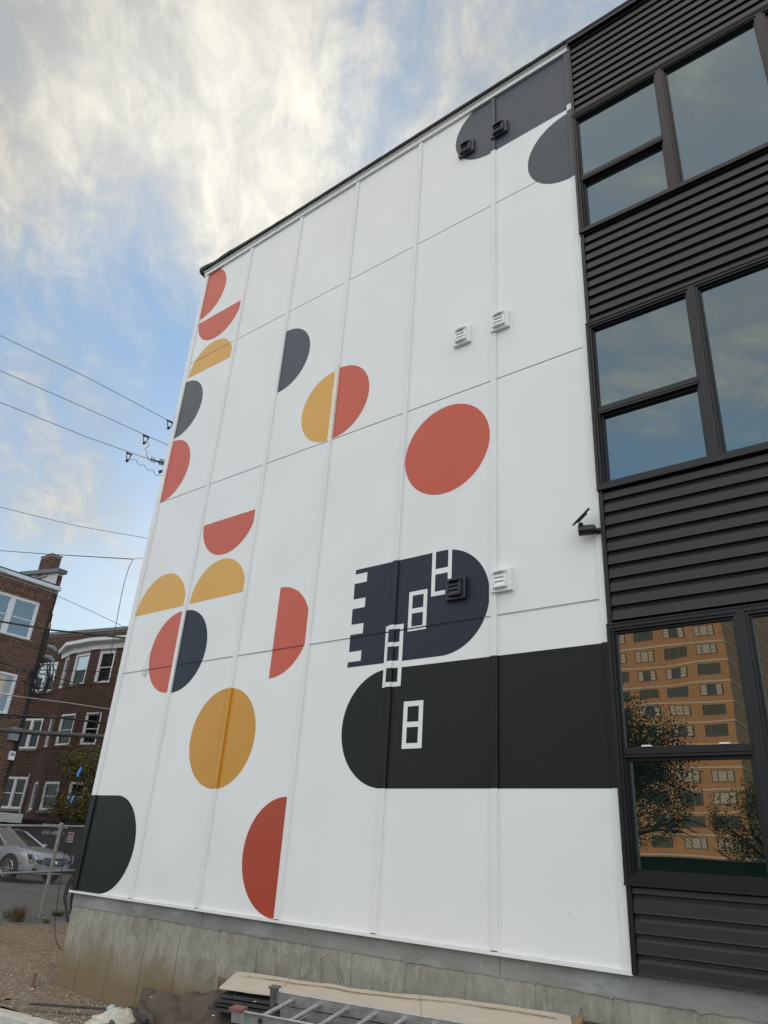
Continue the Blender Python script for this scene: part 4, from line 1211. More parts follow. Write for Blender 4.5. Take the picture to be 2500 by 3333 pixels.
# ------------------------------------------------------------------ chain link fence
GALV = mat('weathered_galvanised_steel', (.14, .14, .135), .5, .5, metal=.3, var=.3, vscale=20)
RAILM = mat('grimy_grey_pipe', (.36, .35, .32), .55, .4, metal=.2, var=.25, vscale=15)
fA = Vector((-14.70, 1.42, 0)); fB = Vector((-15.88, 3.62, 0)); fe = (fB - fA).normalized()
t = thing('chain_link_fence', 'weathered chain link fence panels in front of the silver car', 'fence', (fA.x, fA.y, .1))
def zf(s, v):  # s: metres along from fA, v: 0 bottom .. 1 top
    z1 = 1.72 + .041 * s; z0 = .05 + .02 * s
    return z0 + (z1 - z0) * v
def fp(s, z, o=0): q = fA + fe * s; return (q.x + fe.y * o, q.y - fe.x * o, z)
S0, S1 = -4.0, 5.0
b = MB(); r_ = .0032; ps = .072
def wire(s0, z0, s1, z1): b.tube([fp(s0, z0), fp(s1, z1)], r_, 3, cap=False, smooth=False)
s_ = S0 - 1.7
while s_ < S1:
    for dr_ in (1, -1):
        sa = s_ if dr_ > 0 else s_ + 1.68; za = zf(sa, .0); zb = zf(sa + dr_ * 1.68, .985)
        a, c_ = sa, sa + dr_ * 1.68
        def clipw(a, za, c_, zb):
            lo, hi = S0, S1
            if a > c_: a, za, c_, zb = c_, zb, a, za
            if c_ <= lo or a >= hi: return None
            if a < lo: za += (zb - za) * (lo - a) / (c_ - a); a = lo
            if c_ > hi: zb = za + (zb - za) * (hi - a) / (c_ - a); c_ = hi
            return a, za, c_, zb
        q = clipw(a, za, c_, zb)
        if q: wire(*q)
    s_ += ps
b.obj('wire_mesh', GALV, t, kind='stuff')
b = MB(); b.tube([fp(S0, zf(S0, 1)), fp(S1, zf(S1, 1))], .021, 8); b.obj('rail', RAILM, t)
b = MB(); b.tube([fp(S0, .87), fp(0, .91, .01), fp(2.5, .96, .01), fp(S1, 1.0)], .019, 8); b.obj('rail', RAILM, t)
for s_ in (-3.9, -.95 + .0, 1.93, 4.9):
    for d_ in (0, .055):
        if s_ == -.95: continue
        b = MB(); b.tube([fp(s_ + d_, -.05, .02), fp(s_ + d_, zf(s_, 1) + .03, .02)], .022, 8); b.sphere(fp(s_ + d_, zf(s_, 1) + .04, .02), .028, 8, 6); b.obj('post', RAILM, t)
# sign on the fence
SIGN = mat('white_sign_plate', (.60, .54, .53), .6, var=.1, vscale=20)
SRED = mat('dark_red_lettering', (.20, .015, .02), .6)
SBLK = mat('black_lettering', (.03, .02, .03), .6)
sc0 = Vector(fp(2.36, 1.605, .04))
t = thing('fence_sign', 'small white sign with dark red lettering wired to the chain link fence', 'sign', sc0)
b = MB(); MS = face_matrix(sc0, fe); b.box((-.125, -.10, -.003), (.125, .10, .003), 0, MS); b.obj('plate', SIGN, t)
text_mesh('lettering', 'NATIONAL', .088, SRED, face_matrix(Vector(fp(2.36, 1.655, .0445)), fe), t, .52, .003, .001)
text_mesh('lettering', 'RENT A FENCE', .045, SBLK, face_matrix(Vector(fp(2.36, 1.592, .0445)), fe), t, .66, .001, .001)
text_mesh('lettering', '800-352-5675', .048, SBLK, face_matrix(Vector(fp(2.36, 1.542, .0445)), fe), t, .66, .001, .001)

# ------------------------------------------------------------------ wires and pole
def cam_at(px, py, D):
    """world point seen at source pixel (px, py), D metres away horizontally"""
    f = 2381.54; q = rt * ((px - 1250) / f) + up * ((1666.5 - py) / f) + fw
    return Vector((0, -5.86, 1.6)) + q * (D / math.hypot(q.x, q.y))
POLE = (-18.4, 7.6)
WOOD = mat('weathered_pole_wood', (.12, .085, .06), .9, var=.3, vscale=8)
INSUL = mat('brown_insulator', (.03, .018, .014), .3)
t = thing('utility_pole', 'tall wooden utility pole just behind the far corner of the white building', 'pole', (POLE[0], POLE[1], .2))
b = MB(); b.tube([(POLE[0], POLE[1], -.2), (POLE[0], POLE[1], 15.2)], [.17, .11], 12); b.obj('shaft', WOOD, t)
b = MB(); b.box((POLE[0] - .06, POLE[1] - .9, 14.3), (POLE[0] + .06, POLE[1] + .9, 14.42)); b.obj('crossarm', WOOD, t)
def span(name, label, pts, r, m, sag=.0, group='overhead wires'):
    """a wire through world points, sagging between them"""
    out_ = []
    for i in range(len(pts) - 1):
        A, B = Vector(pts[i]), Vector(pts[i + 1])
        for k in range(12):
            u = k / 12; p = A.lerp(B, u); p.z -= sag * 4 * u * (1 - u) * (B - A).length / 10; out_.append(p)
    out_.append(Vector(pts[-1]))
    b = MB(); b.tube(out_, r, 5)
    return tag(b.obj(name, m), label, 'wire', group)
w8 = lambda x, y: (x * .36166, 1000 + y * .36166)
def ext(a, c, k): return a + (c - a) * k
def overhead(p0, p1, p2, D, label, r=.014, end=None, m=BLACKW):
    A = cam_at(*p0, D); M_ = cam_at(*p1, D); B = cam_at(*p2, D)
    pre = A + (A - M_) * 3.2
    return span('power_line', label, [pre, A, M_, B] + ([end] if end else [B + (B - M_) * .4]), r, m, .0)
overhead(w8(0, 255), w8(800, 640), w8(1575, 1050), 22, 'highest overhead wire running into the white building corner', .0095, Vector((POLE[0], POLE[1] + .7, 14.5)))
overhead(w8(0, 570), w8(800, 920), w8(1530, 1250), 22, 'second overhead wire from the top with a wavy tail below it', .0095, Vector((POLE[0], POLE[1], 13.6)))
overhead(w8(0, 855), w8(800, 1175), w8(1350, 1370), 22, 'third overhead wire ending at a black ribbed insulator', .0095)
overhead(w8(0, 1800), w8(700, 1970), w8(1345, 2083), 22, 'single thin wire alone in the pale sky halfway down', .0075, Vector((POLE[0], POLE[1], 10.2)))
l1 = lambda x, y: (x * .30139, 1750 + y * .30139)
overhead(l1(0, 905), l1(570, 1000), l1(1365, 1085), 20, 'twisted thick black cable crossing the brick house windows', .024)
overhead(l1(0, 1690), l1(700, 1780), l1(1200, 1855), 20, 'pale cable crossing the brick wall below the bay windows', .012, None, GREYW)
overhead(l1(0, 1535), l1(600, 1590), l1(1280, 1570), 20, 'thin black cable sagging under the upper bay windows', .013)
overhead(l1(480, 1480), l1(900, 1590), l1(1290, 1500), 20, 'short black cable sagging beside the looped cables', .013)
overhead(l1(0, 1440), l1(600, 1430), l1(1300, 1455), 20, 'thin dark cable crossing the upper bay windows at sash height', .009)
overhead(l1(0, 1945), l1(700, 1935), l1(1190, 1890), 20, 'thin dark cable above the lower bay windows', .012)
overhead(l1(0, 1910), l1(700, 1950), l1(1170, 2010), 20, 'thick dark cable across the heads of the lower bay windows', .026)
q6 = lambda x, y: (x * .19289, 2350 + y * .19289)
overhead(q6(0, 135), q6(600, 185), q6(1659, 245), 18, 'thickest grey sleeved cable bundle crossing the lower bay windows', .052, None, mat('sleeved_cable', (.045, .05, .055), .55))
overhead(l1(665, 650), l1(1000, 800), l1(1310, 950), 24, 'faint thin wire sloping down to the roof of the far building', .008)
# spacers with coils hanging from the wires
def spacer(a, c_, label, tail):
    A, B = cam_at(*w8(*a), 21.95), cam_at(*w8(*c_), 21.95); d_ = (B - A)
    t = thing('wire_clamp', label, 'clamp', A, 'clamps on the overhead wires')
    b = MB(); b.tube([A, B], .030, 6); b.obj('clamp_bar', BLACKW, t)
    dn = Vector((0, 0, -.19))
    b = MB(); b.tube([A.lerp(B, .15), A.lerp(B, .25) + dn, A.lerp(B, .75) + dn, A.lerp(B, .85)], .016, 5); b.sphere(A.lerp(B, .45) + dn * 1.35, .055, 8, 6); b.obj('stirrup', BLACKW, t)
    if tail:
        T = [cam_at(*w8(*q), 21.9) for q in tail]
        b = MB(); b.tube(T, .009, 5); b.obj('tail_wire', BLACKW, t)
def wavy(a, c_, n, amp, kind):
    o = []
    for i in range(n * 4 + 1):
        u = i / (n * 4); w_ = math.sin(u * n * 2 * math.pi) * amp
        dx, dy = c_[0] - a[0], c_[1] - a[1]; q = math.hypot(dx, dy)
        o.append((a[0] + dx * u - dy / q * w_, a[1] + dy * u + dx / q * w_))
    return o
spacer((1500, 1015), (1565, 1045), 'black wire clamp on the highest wire beside the building edge', [(1550, 1050), (1570, 1080), (1560, 1100), (1575, 1120)])
spacer((1285, 1150), (1345, 1175), 'black wire clamp on the second wire with a wavy tail', wavy((1340, 1185), (1310, 1335), 2, 18, 0) + [(1335, 1350), (1335, 1375)])
spacer((1135, 1308), (1190, 1330), 'black wire clamp on the third wire with a long wavy tail', wavy((1160, 1350), (1465, 1535), 4, 14, 0))
t = thing('insulator', 'black ribbed insulator at the end of the third wire', 'insulator', cam_at(*w8(1450, 1395), 21.9), None)
A, B = cam_at(*w8(1350, 1370), 22), cam_at(*w8(1500, 1405), 22)
b = MB(); b.tube([A, B, B + (B - A) * 1.5], .022, 6); b.obj('rod', BLACKW, t)
b = MB()
for k in range(4): b.disc(A.lerp(B, .55 + .1 * k), (B - A), .105, 12, thick=.035)
for k in range(3): b.tube([A.lerp(B, .05 + .1 * k) + Vector((0, 0, .10)), A.lerp(B, .1 + .1 * k) - Vector((0, 0, .09))], .012, 5)
b.obj('shed_discs', INSUL, t)
t = thing('wire_bracket', 'small black bracket peeking past the building edge below the insulator', 'bracket', cam_at(*w8(1450, 1480), 21.9), None)
b = MB(); b.tube([cam_at(*w8(1428, 1480), 21.9), cam_at(*w8(1480, 1475), 21.9), cam_at(*w8(1560, 1470), 21.9)], .045, 6); b.obj('arm', BLACKW, t)
b = MB(); b.tube([cam_at(*w8(1428, 1498), 21.9), cam_at(*w8(1445, 1492), 21.9), cam_at(*w8(1440, 1478), 21.9), cam_at(*w8(1480, 1452), 21.9)], .014, 5); b.obj('hook', BLACKW, t)

# service drop to the corner, and the black cable that hangs from it
b = MB(); A = Vector((-9.82, -.02, 5.58)); src = cam_at(*l1(0, 140), 20); far = src + (src - A) * 1.5
b.tube([far, src + Vector((0, 0, .0)), src.lerp(A, .5) + Vector((0, 0, -.01)), A], .008, 5); b.tube([A, (-9.56, .0, 5.56)], .004, 4)
tag(b.obj('service_drop', BLACKW), 'black twisted service wire tied to the corner of the white wall', 'wire')
t = thing('hanging_cable', 'black cable with two blue tape tags hanging past the far wall corner', 'cable', (-9.82, -.03, 5.5))
pts = [(-9.80, -.03, 5.57), (-9.87, -.03, 5.44), (-9.90, -.03, 5.2), (-9.90, -.03, 4.98), (-9.86, -.03, 4.43), (-9.80, -.03, 3.8), (-9.78, -.03, 3.2), (-9.82, -.03, 2.68), (-9.92, -.03, 2.45), (-9.93, -.03, 2.21), (-9.90, -.03, 1.8), (-9.85, -.03, 1.36), (-9.79, -.03, .98), (-9.72, -.03, .64), (-9.66, -.03, .50), (-9.56, -.03, .40), (-9.43, -.02, .35)]
b = MB(); b.tube(pts, .0055, 6); b.obj('cable', BLACKW, t)
BLUE = mat('blue_tape', (.05, .28, .72), .5)
for (x, z, k) in ((-9.93, 2.42, 1), (-9.94, 2.07, .8)):
    b = MB(); b.prism([(x - .05 * k, -.04, z - .06 * k), (x - .01, -.035, z - .05 * k), (x + .06 * k, -.05, z + .05 * k), (x + .03 * k, -.05, z + .075 * k), (x - .03 * k, -.045, z + .02)], (.004, -.004, 0)); b.obj('blue_tape', BLUE, t)
b = MB()
for l_ in ([(-9.9, .25, 1.22), (-10.04, .25, 1.1), (-10.10, .25, .99), (-10.10, .25, .87), (-10.0, .25, .75), (-9.86, .22, .62)], [(-9.86, .25, 1.18), (-9.99, .25, 1.08), (-10.05, .25, .98), (-10.05, .25, .86), (-9.98, .25, .76), (-9.82, .22, .62)], [(-9.84, .25, 1.1), (-9.92, .25, .97), (-9.93, .25, .86), (-9.88, .25, .74)], [(-9.80, .2, 1.1), (-9.82, .2, .9), (-9.78, .2, .72)]):
    b.tube(l_, .011, 6)
tag(b.obj('cable_loops', BLACKW), 'three black hoses looping out behind the foundation corner', 'cables')

# ------------------------------------------------------------------ small tree by the far building, weeds
LEAF = mat('yellow_green_leaves', (.10, .11, .03), .6, .3, col2=(.17, .13, .04), vscale=3, island=.4)
LEAF2 = mat('dark_green_leaves', (.035, .055, .018), .6, .3, col2=(.07, .085, .02), vscale=3, island=.4)
BARK = mat('dark_bark', (.045, .035, .028), .9, var=.3, vscale=12)
def tree(base, H, R, n_leaf, leaf, lsize, label, cat='tree', low=.3, seed=1, droop=0., name='tree', group=None):
    rs = random.Random(seed); base = Vector(base)
    t = thing(name, label, cat, base, group)
    tips = []; b = MB()
    def branch(p, d, l_, r, lvl):
        pts = [p]; q = p.copy(); dd = d.copy()
        for k in range(4):
            dd = (dd + Vector((rs.uniform(-.25, .25), rs.uniform(-.25, .25), rs.uniform(-.1, .2) - droop * (lvl > 1)))).normalized(); q = q + dd * l_ / 4; pts.append(q.copy())
        b.tube(pts, [r * (1 - .17 * k) for k in range(5)], 5 if lvl else 8)
        if lvl >= 3: tips.extend(pts[1:]); return
        for k in range(4 if lvl else 7):
            u = rs.uniform(.35, 1.0); i = min(3, int(u * 4)); pp = pts[i].lerp(pts[i + 1], u * 4 - i)
            a = rs.uniform(0, 6.283); nd = (dd * .5 + Vector((math.cos(a), math.sin(a), rs.uniform(-.1, .7)))).normalized()
            branch(pp, nd, l_ * rs.uniform(.45, .7), r * .45, lvl + 1)
        if lvl == 2: tips.append(pts[-1])
    branch(base, Vector((.05, 0, 1)), H * .55, .045 * H / 2, 0)
    b.obj('trunk', BARK, t)
    # squash tips into the wanted crown
    cz = base.z + H * (low + 1) / 2; zh = H * (1 - low) / 2
    b = MB()
    for i in range(n_leaf):
        p = rs.choice(tips) + Vector((rs.gauss(0, 1), rs.gauss(0, 1), rs.gauss(0, 1))) * (.10 * H / 2)
        v = Vector(((p.x - base.x) / R, (p.y - base.y) / R, (p.z - cz) / zh))
        if v.length > 1.08: continue
        a = Vector((rs.gauss(0, 1), rs.gauss(0, 1), rs.gauss(0, .7) - droop * 2)).normalized() * lsize * rs.uniform(.6, 1.4); c_ = a.orthogonal().normalized() * lsize * rs.uniform(.25, .45)
        b.add([p, p + a * .5 + c_, p + a, p + a * .5 - c_], [(0, 1, 2, 3)])
    b.obj('crown', leaf, t)
    return t
tree((-29.9, 12.2, .3), 5.4, 2.9, 14000, LEAF, .08, 'sparse yellow green tree in front of the lower bay windows', low=.36, seed=6)
tree((-28.4, 13.7, .3), 5.0, 2.2, 9000, LEAF, .08, 'fuller green tree half hidden by the mural wall edge', low=.30, seed=9)
GRASS = mat('dry_grass', (.16, .11, .05), .8, island=.4)
GGRASS = mat('green_weeds', (.09, .12, .035), .8, island=.4)
def tuft(p, n, hgt, spread, m, label, seed):
    rs = random.Random(seed); b = MB(); p = Vector(p)
    for i in range(n):
        a = rs.uniform(0, 6.283); r_ = rs.uniform(0, spread * .4); q = p + Vector((math.cos(a) * r_, math.sin(a) * r_, 0)); ln = hgt * rs.uniform(.5, 1.1); l2 = Vector((math.cos(a) * spread * rs.uniform(.3, 1), math.sin(a) * spread * rs.uniform(.3, 1), 0))
        w_ = Vector((-math.sin(a), math.cos(a), 0)) * .005
        m1 = q + l2 * .4 + Vector((0, 0, ln * .65)); m2 = q + l2 + Vector((0, 0, ln))
        b.add([q - w_, q + w_, m1 + w_ * .7, m1 - w_ * .7, m2], [(0, 1, 2, 3), (3, 2, 4)])
    return tag(b.obj('weed_tuft', m), label, 'weed', 'weeds along the fence')
def gp_(px_, py_, z=.1):
    f = 2381.54; q = rt * ((px_ - 1250) / f) + up * ((1666.5 - py_) / f) + fw; return Vector((0, -5.86, 1.6)) + q * ((z - 1.6) / q.z)
tuft(gp_(55, 3000), 170, .30, .25, GRASS, 'dry brown weed tuft left of the fence post', 31)
tuft(gp_(22, 2990), 90, .20, .2, GRASS, 'smaller dry weed tuft at the left edge of the photo', 32)
tuft(gp_(187, 2985), 160, .13, .22, GGRASS, 'low green weeds just right of the fence post', 33)
tuft(gp_(212, 2978), 130, .10, .2, GGRASS, 'low green weeds beside the black hoses', 34)
tuft(gp_(150, 3005), 60, .10, .15, GGRASS, 'tiny green weeds left of the fence post base', 35)

# ------------------------------------------------------------------ things at the foot of the wall
CARD = mat('tan_cardboard', (.52, .465, .375), .85, .2, var=.07, vscale=6, bump=.15, bscale=40)
CARDD = mat('torn_cardboard', (.27, .18, .10), .9, .2, var=.2, vscale=40)
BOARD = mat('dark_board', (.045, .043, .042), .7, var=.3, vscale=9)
ALU = mat('dull_aluminium', (.46, .455, .44), .42, .5, metal=.6, var=.2, vscale=18, bump=.1, bscale=80)
ALUW = mat('worn_aluminium_edge', (.60, .60, .57), .4, .5, metal=.6, var=.15, vscale=20)
def lerp3(a, c_, u): return Vector(a).lerp(Vector(c_), u)
BL, BR, FL, FR = Vector((-6.04, -.25, .548)), Vector((-2.73, -.09, .688)), Vector((-5.66, -.79, .508)), Vector((-2.42, -.66, .66))
t = thing('cardboard_sheet', 'long flat tan cardboard sheet with a torn brown crease lying along the foundation', 'cardboard', (-4.2, -.4, .6))
b = MB(); nu, nv = 48, 8; vs = []
def cpt(u, v, o=0):
    A = BL.lerp(BR, u); B = FL.lerp(FR, u); p = A.lerp(B, v)
    p.z += .010 * math.sin(u * 9 + 1) * (1 - v) + .006 * noise.noise((u * 12, v * 3, 1)) + .012 * math.exp(-((u - .35) / .05) ** 2) * (1 - v) + o
    return p
for j in range(nv + 1):
    for i in range(nu + 1): vs.append(cpt(i / nu, j / nv))
vs2 = [Vector(p) - Vector((0, 0, .006)) for p in vs]; k_ = nu + 1
b.add(vs, [(j * k_ + i, (j + 1) * k_ + i, (j + 1) * k_ + i + 1, j * k_ + i + 1) for j in range(nv) for i in range(nu)], 0, False)
b.add(vs2, [(j * k_ + i, j * k_ + i + 1, (j + 1) * k_ + i + 1, (j + 1) * k_ + i) for j in range(nv) for i in range(nu)])
for j in range(nv): b.quad(vs[j * k_], vs2[j * k_], vs2[(j + 1) * k_], vs[(j + 1) * k_])
for i in range(nu): b.quad(vs[nv * k_ + i], vs2[nv * k_ + i], vs2[nv * k_ + i + 1], vs[nv * k_ + i + 1])
b.obj('sheet', CARD, t)
b = MB(); rs = random.Random(41)
for (v0, w_, u0, u1) in ((.20, .040, .055, .965), (.275, .012, .04, .97)):
    pa = []; pb = []
    for i in range(140):
        u = u0 + (u1 - u0) * i / 139; pa.append(cpt(u, v0 + rs.uniform(-.006, .006), .0012)); pb.append(cpt(u, v0 + w_ * (1 + .8 * noise.noise((u * 14, v0, 0))) + rs.uniform(-.008, .008), .0012))
    for i in range(139): b.quad(pa[i], pb[i], pb[i + 1], pa[i + 1])
for (u, du) in ((.62, .02), (.20, .012)):
    b.quad(cpt(u, 0, .001), cpt(u + .0012, 0, .001), cpt(u + du + .0012, 1, .001), cpt(u + du, 1, .001))
b.obj('torn_crease', CARDD, t)
ed = (BR - BL).normalized()
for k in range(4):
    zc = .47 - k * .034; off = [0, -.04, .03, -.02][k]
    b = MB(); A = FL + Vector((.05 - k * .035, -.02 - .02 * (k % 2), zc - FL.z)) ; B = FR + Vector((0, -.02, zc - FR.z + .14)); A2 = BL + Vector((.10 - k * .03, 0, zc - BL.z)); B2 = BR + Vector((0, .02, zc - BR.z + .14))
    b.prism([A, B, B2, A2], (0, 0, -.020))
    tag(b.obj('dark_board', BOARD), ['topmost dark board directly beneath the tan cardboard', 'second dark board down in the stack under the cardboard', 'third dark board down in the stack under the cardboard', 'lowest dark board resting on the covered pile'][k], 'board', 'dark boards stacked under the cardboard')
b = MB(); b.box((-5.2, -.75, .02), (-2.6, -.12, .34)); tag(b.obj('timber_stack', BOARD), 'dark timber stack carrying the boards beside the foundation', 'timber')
b = MB(); pr = [Vector((-6.22, -.30, .30)), Vector((-6.20, -.33, .50)), Vector((-6.10, -.29, .47)), Vector((-6.0, -.22, .53)), Vector((-5.9, -.30, .40)), Vector((-5.95, -.45, .34))]
b.prism(pr, (.01, .012, 0)); tag(b.obj('curled_paper', mat('brown_felt_paper', (.13, .085, .055), .9, var=.2, vscale=20)), 'curled brown felt paper sticking up left of the cardboard', 'paper')

# dark landscape fabric draped over the pile
FAB = mat('dark_fabric', (.070, .058, .046), .95, .15, var=.3, vscale=5, bump=.5, bscale=90, col2=(.135, .110, .085))
def fab_h(x, y):
    g_ = .045 * math.sin(x * 5.0 + y * 4) * .5
    ridge = .235 + .17 * smooth(-7.3, -5.6, x) + .05 * math.sin(x * 4.2 + 2.0 * y) * smooth(-.3, -.6, y)
    prof = smooth(-.14, -.26, y) * (1 - .62 * smooth(-.42, -.95, y) + .10 * math.exp(-((y + 1.25) / .16) ** 2))
    edge = smooth(0, .05, ((x + 7.46) * .597 + (y + .28) * .802)) * smooth(-2.05, -1.95, y)
    wr = .050 * noise.noise((x * 1.8 + y, y * 3.0, 0)) + .040 * noise.noise((x * 5 + y * 3, y * 7, 3)) + .022 * abs(noise.noise((x * 9, y * 12, 5)))
    crease = -.09 * math.exp(-((y + .95 + .35 * (x + 7)) / .05) ** 2) - .08 * math.exp(-((x + 5.25 - .5 * (y + .8)) / .05) ** 2)
    return -.14 + (.13 + ridge * prof + wr * 1.3 * prof + crease * prof) * edge
b = MB(); X = rng_(-7.46, -4.3, .03); Y = rng_(-2.1, -.10, .03); nx = len(X)
vs = [(x + .012 * noise.noise((x * 4, y * 4, 9)), y, fab_h(x, y)) for y in Y for x in X]
b.add(vs, [(j * nx + i, j * nx + i + 1, (j + 1) * nx + i + 1, (j + 1) * nx + i) for j in range(len(Y) - 1) for i in range(nx - 1)], 0, True)
b.tube([(-6.98, -.60, .05), (-6.86, -.66, .20), (-6.62, -.80, .17), (-6.35, -.92, .20), (-6.15, -1.05, .12)], [.02, .04, .05, .04, .02], 8, smooth=True)
tag(b.obj('fabric_cover', FAB), 'dark brown landscape fabric draped over the pile against the foundation', 'fabric')
FLECK = mat('white_paper_scrap', (.75, .75, .73), .7)
for k, (px_, py_, z) in enumerate(((487, 3247, .30), (716, 3248, .42), (762, 3249, .44), (824, 3262, .50), (688, 3308, .42), (757, 3240, .46))):
    p = gp_(px_, py_, z + .01); p.z = z + .012; b = MB(); b.prism([p, p + Vector((.022, .004, .003)), p + Vector((.018, .02, .004)), p + Vector((-.003, .016, .002))], (0, 0, .002))
    tag(b.obj('paper_scrap', FLECK), ['white paper scrap alone on the left end of the dark fabric', 'white scrap on the fabric left of the dark boards', 'white scrap at the left end of the dark boards', 'white scrap on the dark boards just left of the ladder end', 'white scrap on the fabric crease below the dark boards', 'white scrap beneath the lowest dark board'][k], 'scrap', 'white scraps on the pile')

# aluminium extension ladder
t = thing('extension_ladder', 'dull aluminium extension ladder lying on the pile beside the cardboard', 'ladder', (-3.5, -1.1, .6))
FA, FBp = Vector((-4.74, -1.02, .62)), Vector((-3.45, -.785, .62)); NA, NB = Vector((-4.62, -1.44, .55)), Vector((-4.03, -1.33, .55))
lf = (FBp - FA).normalized(); ln_ = (NB - NA).normalized(); ld = (lf + ln_).normalized()
LR = 3.1
acr = (NA - FA); acr -= ld * acr.dot(ld); acr.normalize(); nrm = ld.cross(acr).normalized()
if nrm.z < 0: nrm = -nrm
def lrail(P, side, depth=.082, drop=0.0, start=0.0, m=ALU):
    b = MB(); w_ = .022; o = P - nrm * drop + ld * start
    web = acr * side * .003
    L_ = ld * (LR - start)
    b.prism([o, o + acr * side * .004, o + acr * side * .004 - nrm * depth, o - nrm * depth], L_)
    for zo in (0, depth - .004):
        b.prism([o - nrm * zo, o - acr * side * -w_ - nrm * zo, o - acr * side * -w_ - nrm * (zo + .004), o - nrm * (zo + .004)], L_)
    return b.obj('rail', m, t)
lrail(FA, -1); lrail(FA + acr * .012, -1, .075, .092, .05)
lrail(NA, 1); lrail(NA - acr * .012, 1, .075, .092, .05)
b = MB(); b.prism([NA - nrm * -.0012, NA + acr * .020 + nrm * .0012, NA + acr * .020 - nrm * .0008, NA - nrm * .0008], ld * LR); b.prism([FA + nrm * .0012, FA - acr * .020 + nrm * .0012, FA - acr * .020 - nrm * .0008, FA - nrm * .0008], ld * LR); b.obj('rail_edge', ALUW, t)
k = 0; s_ = .115
while s_ < LR - .05:
    for (drop, sh, r_) in ((.035, 0, .0165), (.128, .115, .0155)):
        if s_ + sh > LR - .05: continue
        A = NA + ld * (s_ + sh) - nrm * drop; B = A - acr * ((NA - FA).dot(acr)) ; B = B + nrm * 0
        b = MB(); b.tube([A, B], r_, 10); b.tube([A.lerp(B, .0), A.lerp(B, .03)], r_ * 1.35, 10); b.tube([A.lerp(B, .97), B], r_ * 1.35, 10); b.obj('rung', ALU, t)
    s_ += .236; k += 1
RUBR = mat('worn_red_rubber', (.23, .10, .085), .9, var=.3, vscale=60)
b = MB(); Mf = Matrix(((ld.x, acr.x, nrm.x, 0), (ld.y, acr.y, nrm.y, 0), (ld.z, acr.z, nrm.z, 0), (0, 0, 0, 1)))
def lbox(b, O, a, c_): b.box(a, c_, 0, Matrix.Translation(O) @ Mf)
lbox(b, NA, (-.10, -.030, -.075), (.015, .030, -.01)); b.obj('foot_bracket', ALU, t)
b = MB(); lbox(b, NA, (-.125, -.045, -.008), (-.012, .035, .012)); fo = b.obj('rubber_foot', RUBR, t)
b = MB(); lbox(b, NA, (-.035, .005, -.16), (.0, .030, -.10)); b.obj('red_cap', mat('red_plastic_cap', (.30, .02, .025), .4), t)
b = MB(); lbox(b, FA, (-.045, -.035, -.10), (.0, .02, .028)); lbox(b, FA, (-.06, -.04, .022), (.02, .025, .034)); b.obj('foot_bracket', GALV, t)
for kk, s_ in enumerate((.14, .62)):
    b = MB(); P = NA + ld * s_ + acr * .0055 - nrm * .045; b.tube([P + (acr * .002) + (ld * math.cos(q) + nrm * math.sin(q)) * .016 for q in [2 * math.pi * i / 12 for i in range(13)]], .004, 5); b.disc(P, acr, .014, 10, thick=.001); b.obj('rung_socket', BOARD, t)

# plastic bag, pipes and bars at the left end of the pile
BAG = mat('dirty_white_plastic', (.52, .49, .41), .6, .4, var=.2, vscale=12)
b = MB(); rs = random.Random(8); nu, nv = 22, 14; vs = []
c0 = Vector((-7.17, -.72, -.02))
for j in range(nv + 1):
    v = j / nv
    for i in range(nu):
        a = 2 * math.pi * i / nu
        r_ = (.19 * (1 - v) ** .7 + .045) * (1 + .35 * noise.noise((math.cos(a) * 2.2, math.sin(a) * 2.2, v * 5)))
        lean = Vector((.05 * v, .05 * v, 0))
        vs.append(c0 + Vector((math.cos(a) * r_ * 1.35, math.sin(a) * r_, .155 * v + .01 * math.sin(a * 5))) + lean)
b.add(vs, [(j * nu + i, j * nu + (i + 1) % nu, (j + 1) * nu + (i + 1) % nu, (j + 1) * nu + i) for j in range(nv) for i in range(nu)] + [tuple(nv * nu + i for i in range(nu))], 0, True)
tag(b.obj('plastic_bag', BAG), 'crumpled dirty white plastic bag beside the dark fabric', 'bag')
b = MB(); b.tube([(-7.52, -.50, .035), (-6.9, -.92, .045)], .033, 12); b.tube([(-7.55, -.42, .03), (-7.0, -.70, .03)], .022, 8)
tag(b.obj('plastic_pipe', mat('dark_grey_plastic', (.055, .06, .07), .45)), 'pair of dark grey plastic pipes under the plastic bag', 'pipe')
b = MB(); b.sphere((-7.54, -.50, .055), .055, 10, 7, sc=(1, .9, .8)); tag(b.obj('plastic_wrap', mat('bluish_clear_wrap', (.42, .50, .55), .25)), 'crumpled bluish wrap on the end of the grey pipes', 'wrap')
b = MB(); b.prism([(-8.45, -.83, .0), (-7.55, -.33, .03), (-7.52, -.38, .03), (-8.42, -.90, .0)], (0, 0, .012)); tag(b.obj('rubber_strip', BOARD), 'flat black strip lying on the dirt left of the bag', 'strip')
b = MB(); b.prism([(-7.48, -.30, .05), (-6.2, -1.05, .20), (-6.2, -1.09, .20), (-7.48, -.35, .05)], (0, 0, .03)); tag(b.obj('metal_bar', BOARD), 'long dark bar slanting from the wall to under the ladder', 'bar')
b = MB(); a_ = Vector(gp_(98, 3208, .0)); b.box((a_.x, a_.y, -.04), (a_.x + .02, a_.y + .05, .13)); tag(b.obj('wooden_stake', mat('weathered_wood', (.26, .17, .11), .9)), 'short weathered wooden stake standing in the gravel', 'stake')
b = MB(); b.tube([gp_(0, 3262, .0) + Vector((-.3, -.03, .01)), gp_(0, 3262, 0), gp_(20, 3260, 0) + Vector((0, 0, .02)), gp_(34, 3253, 0)], .009, 5); tag(b.obj('black_hose', BLACKW), 'short black hose end lying on the gravel near the kerb', 'hose')
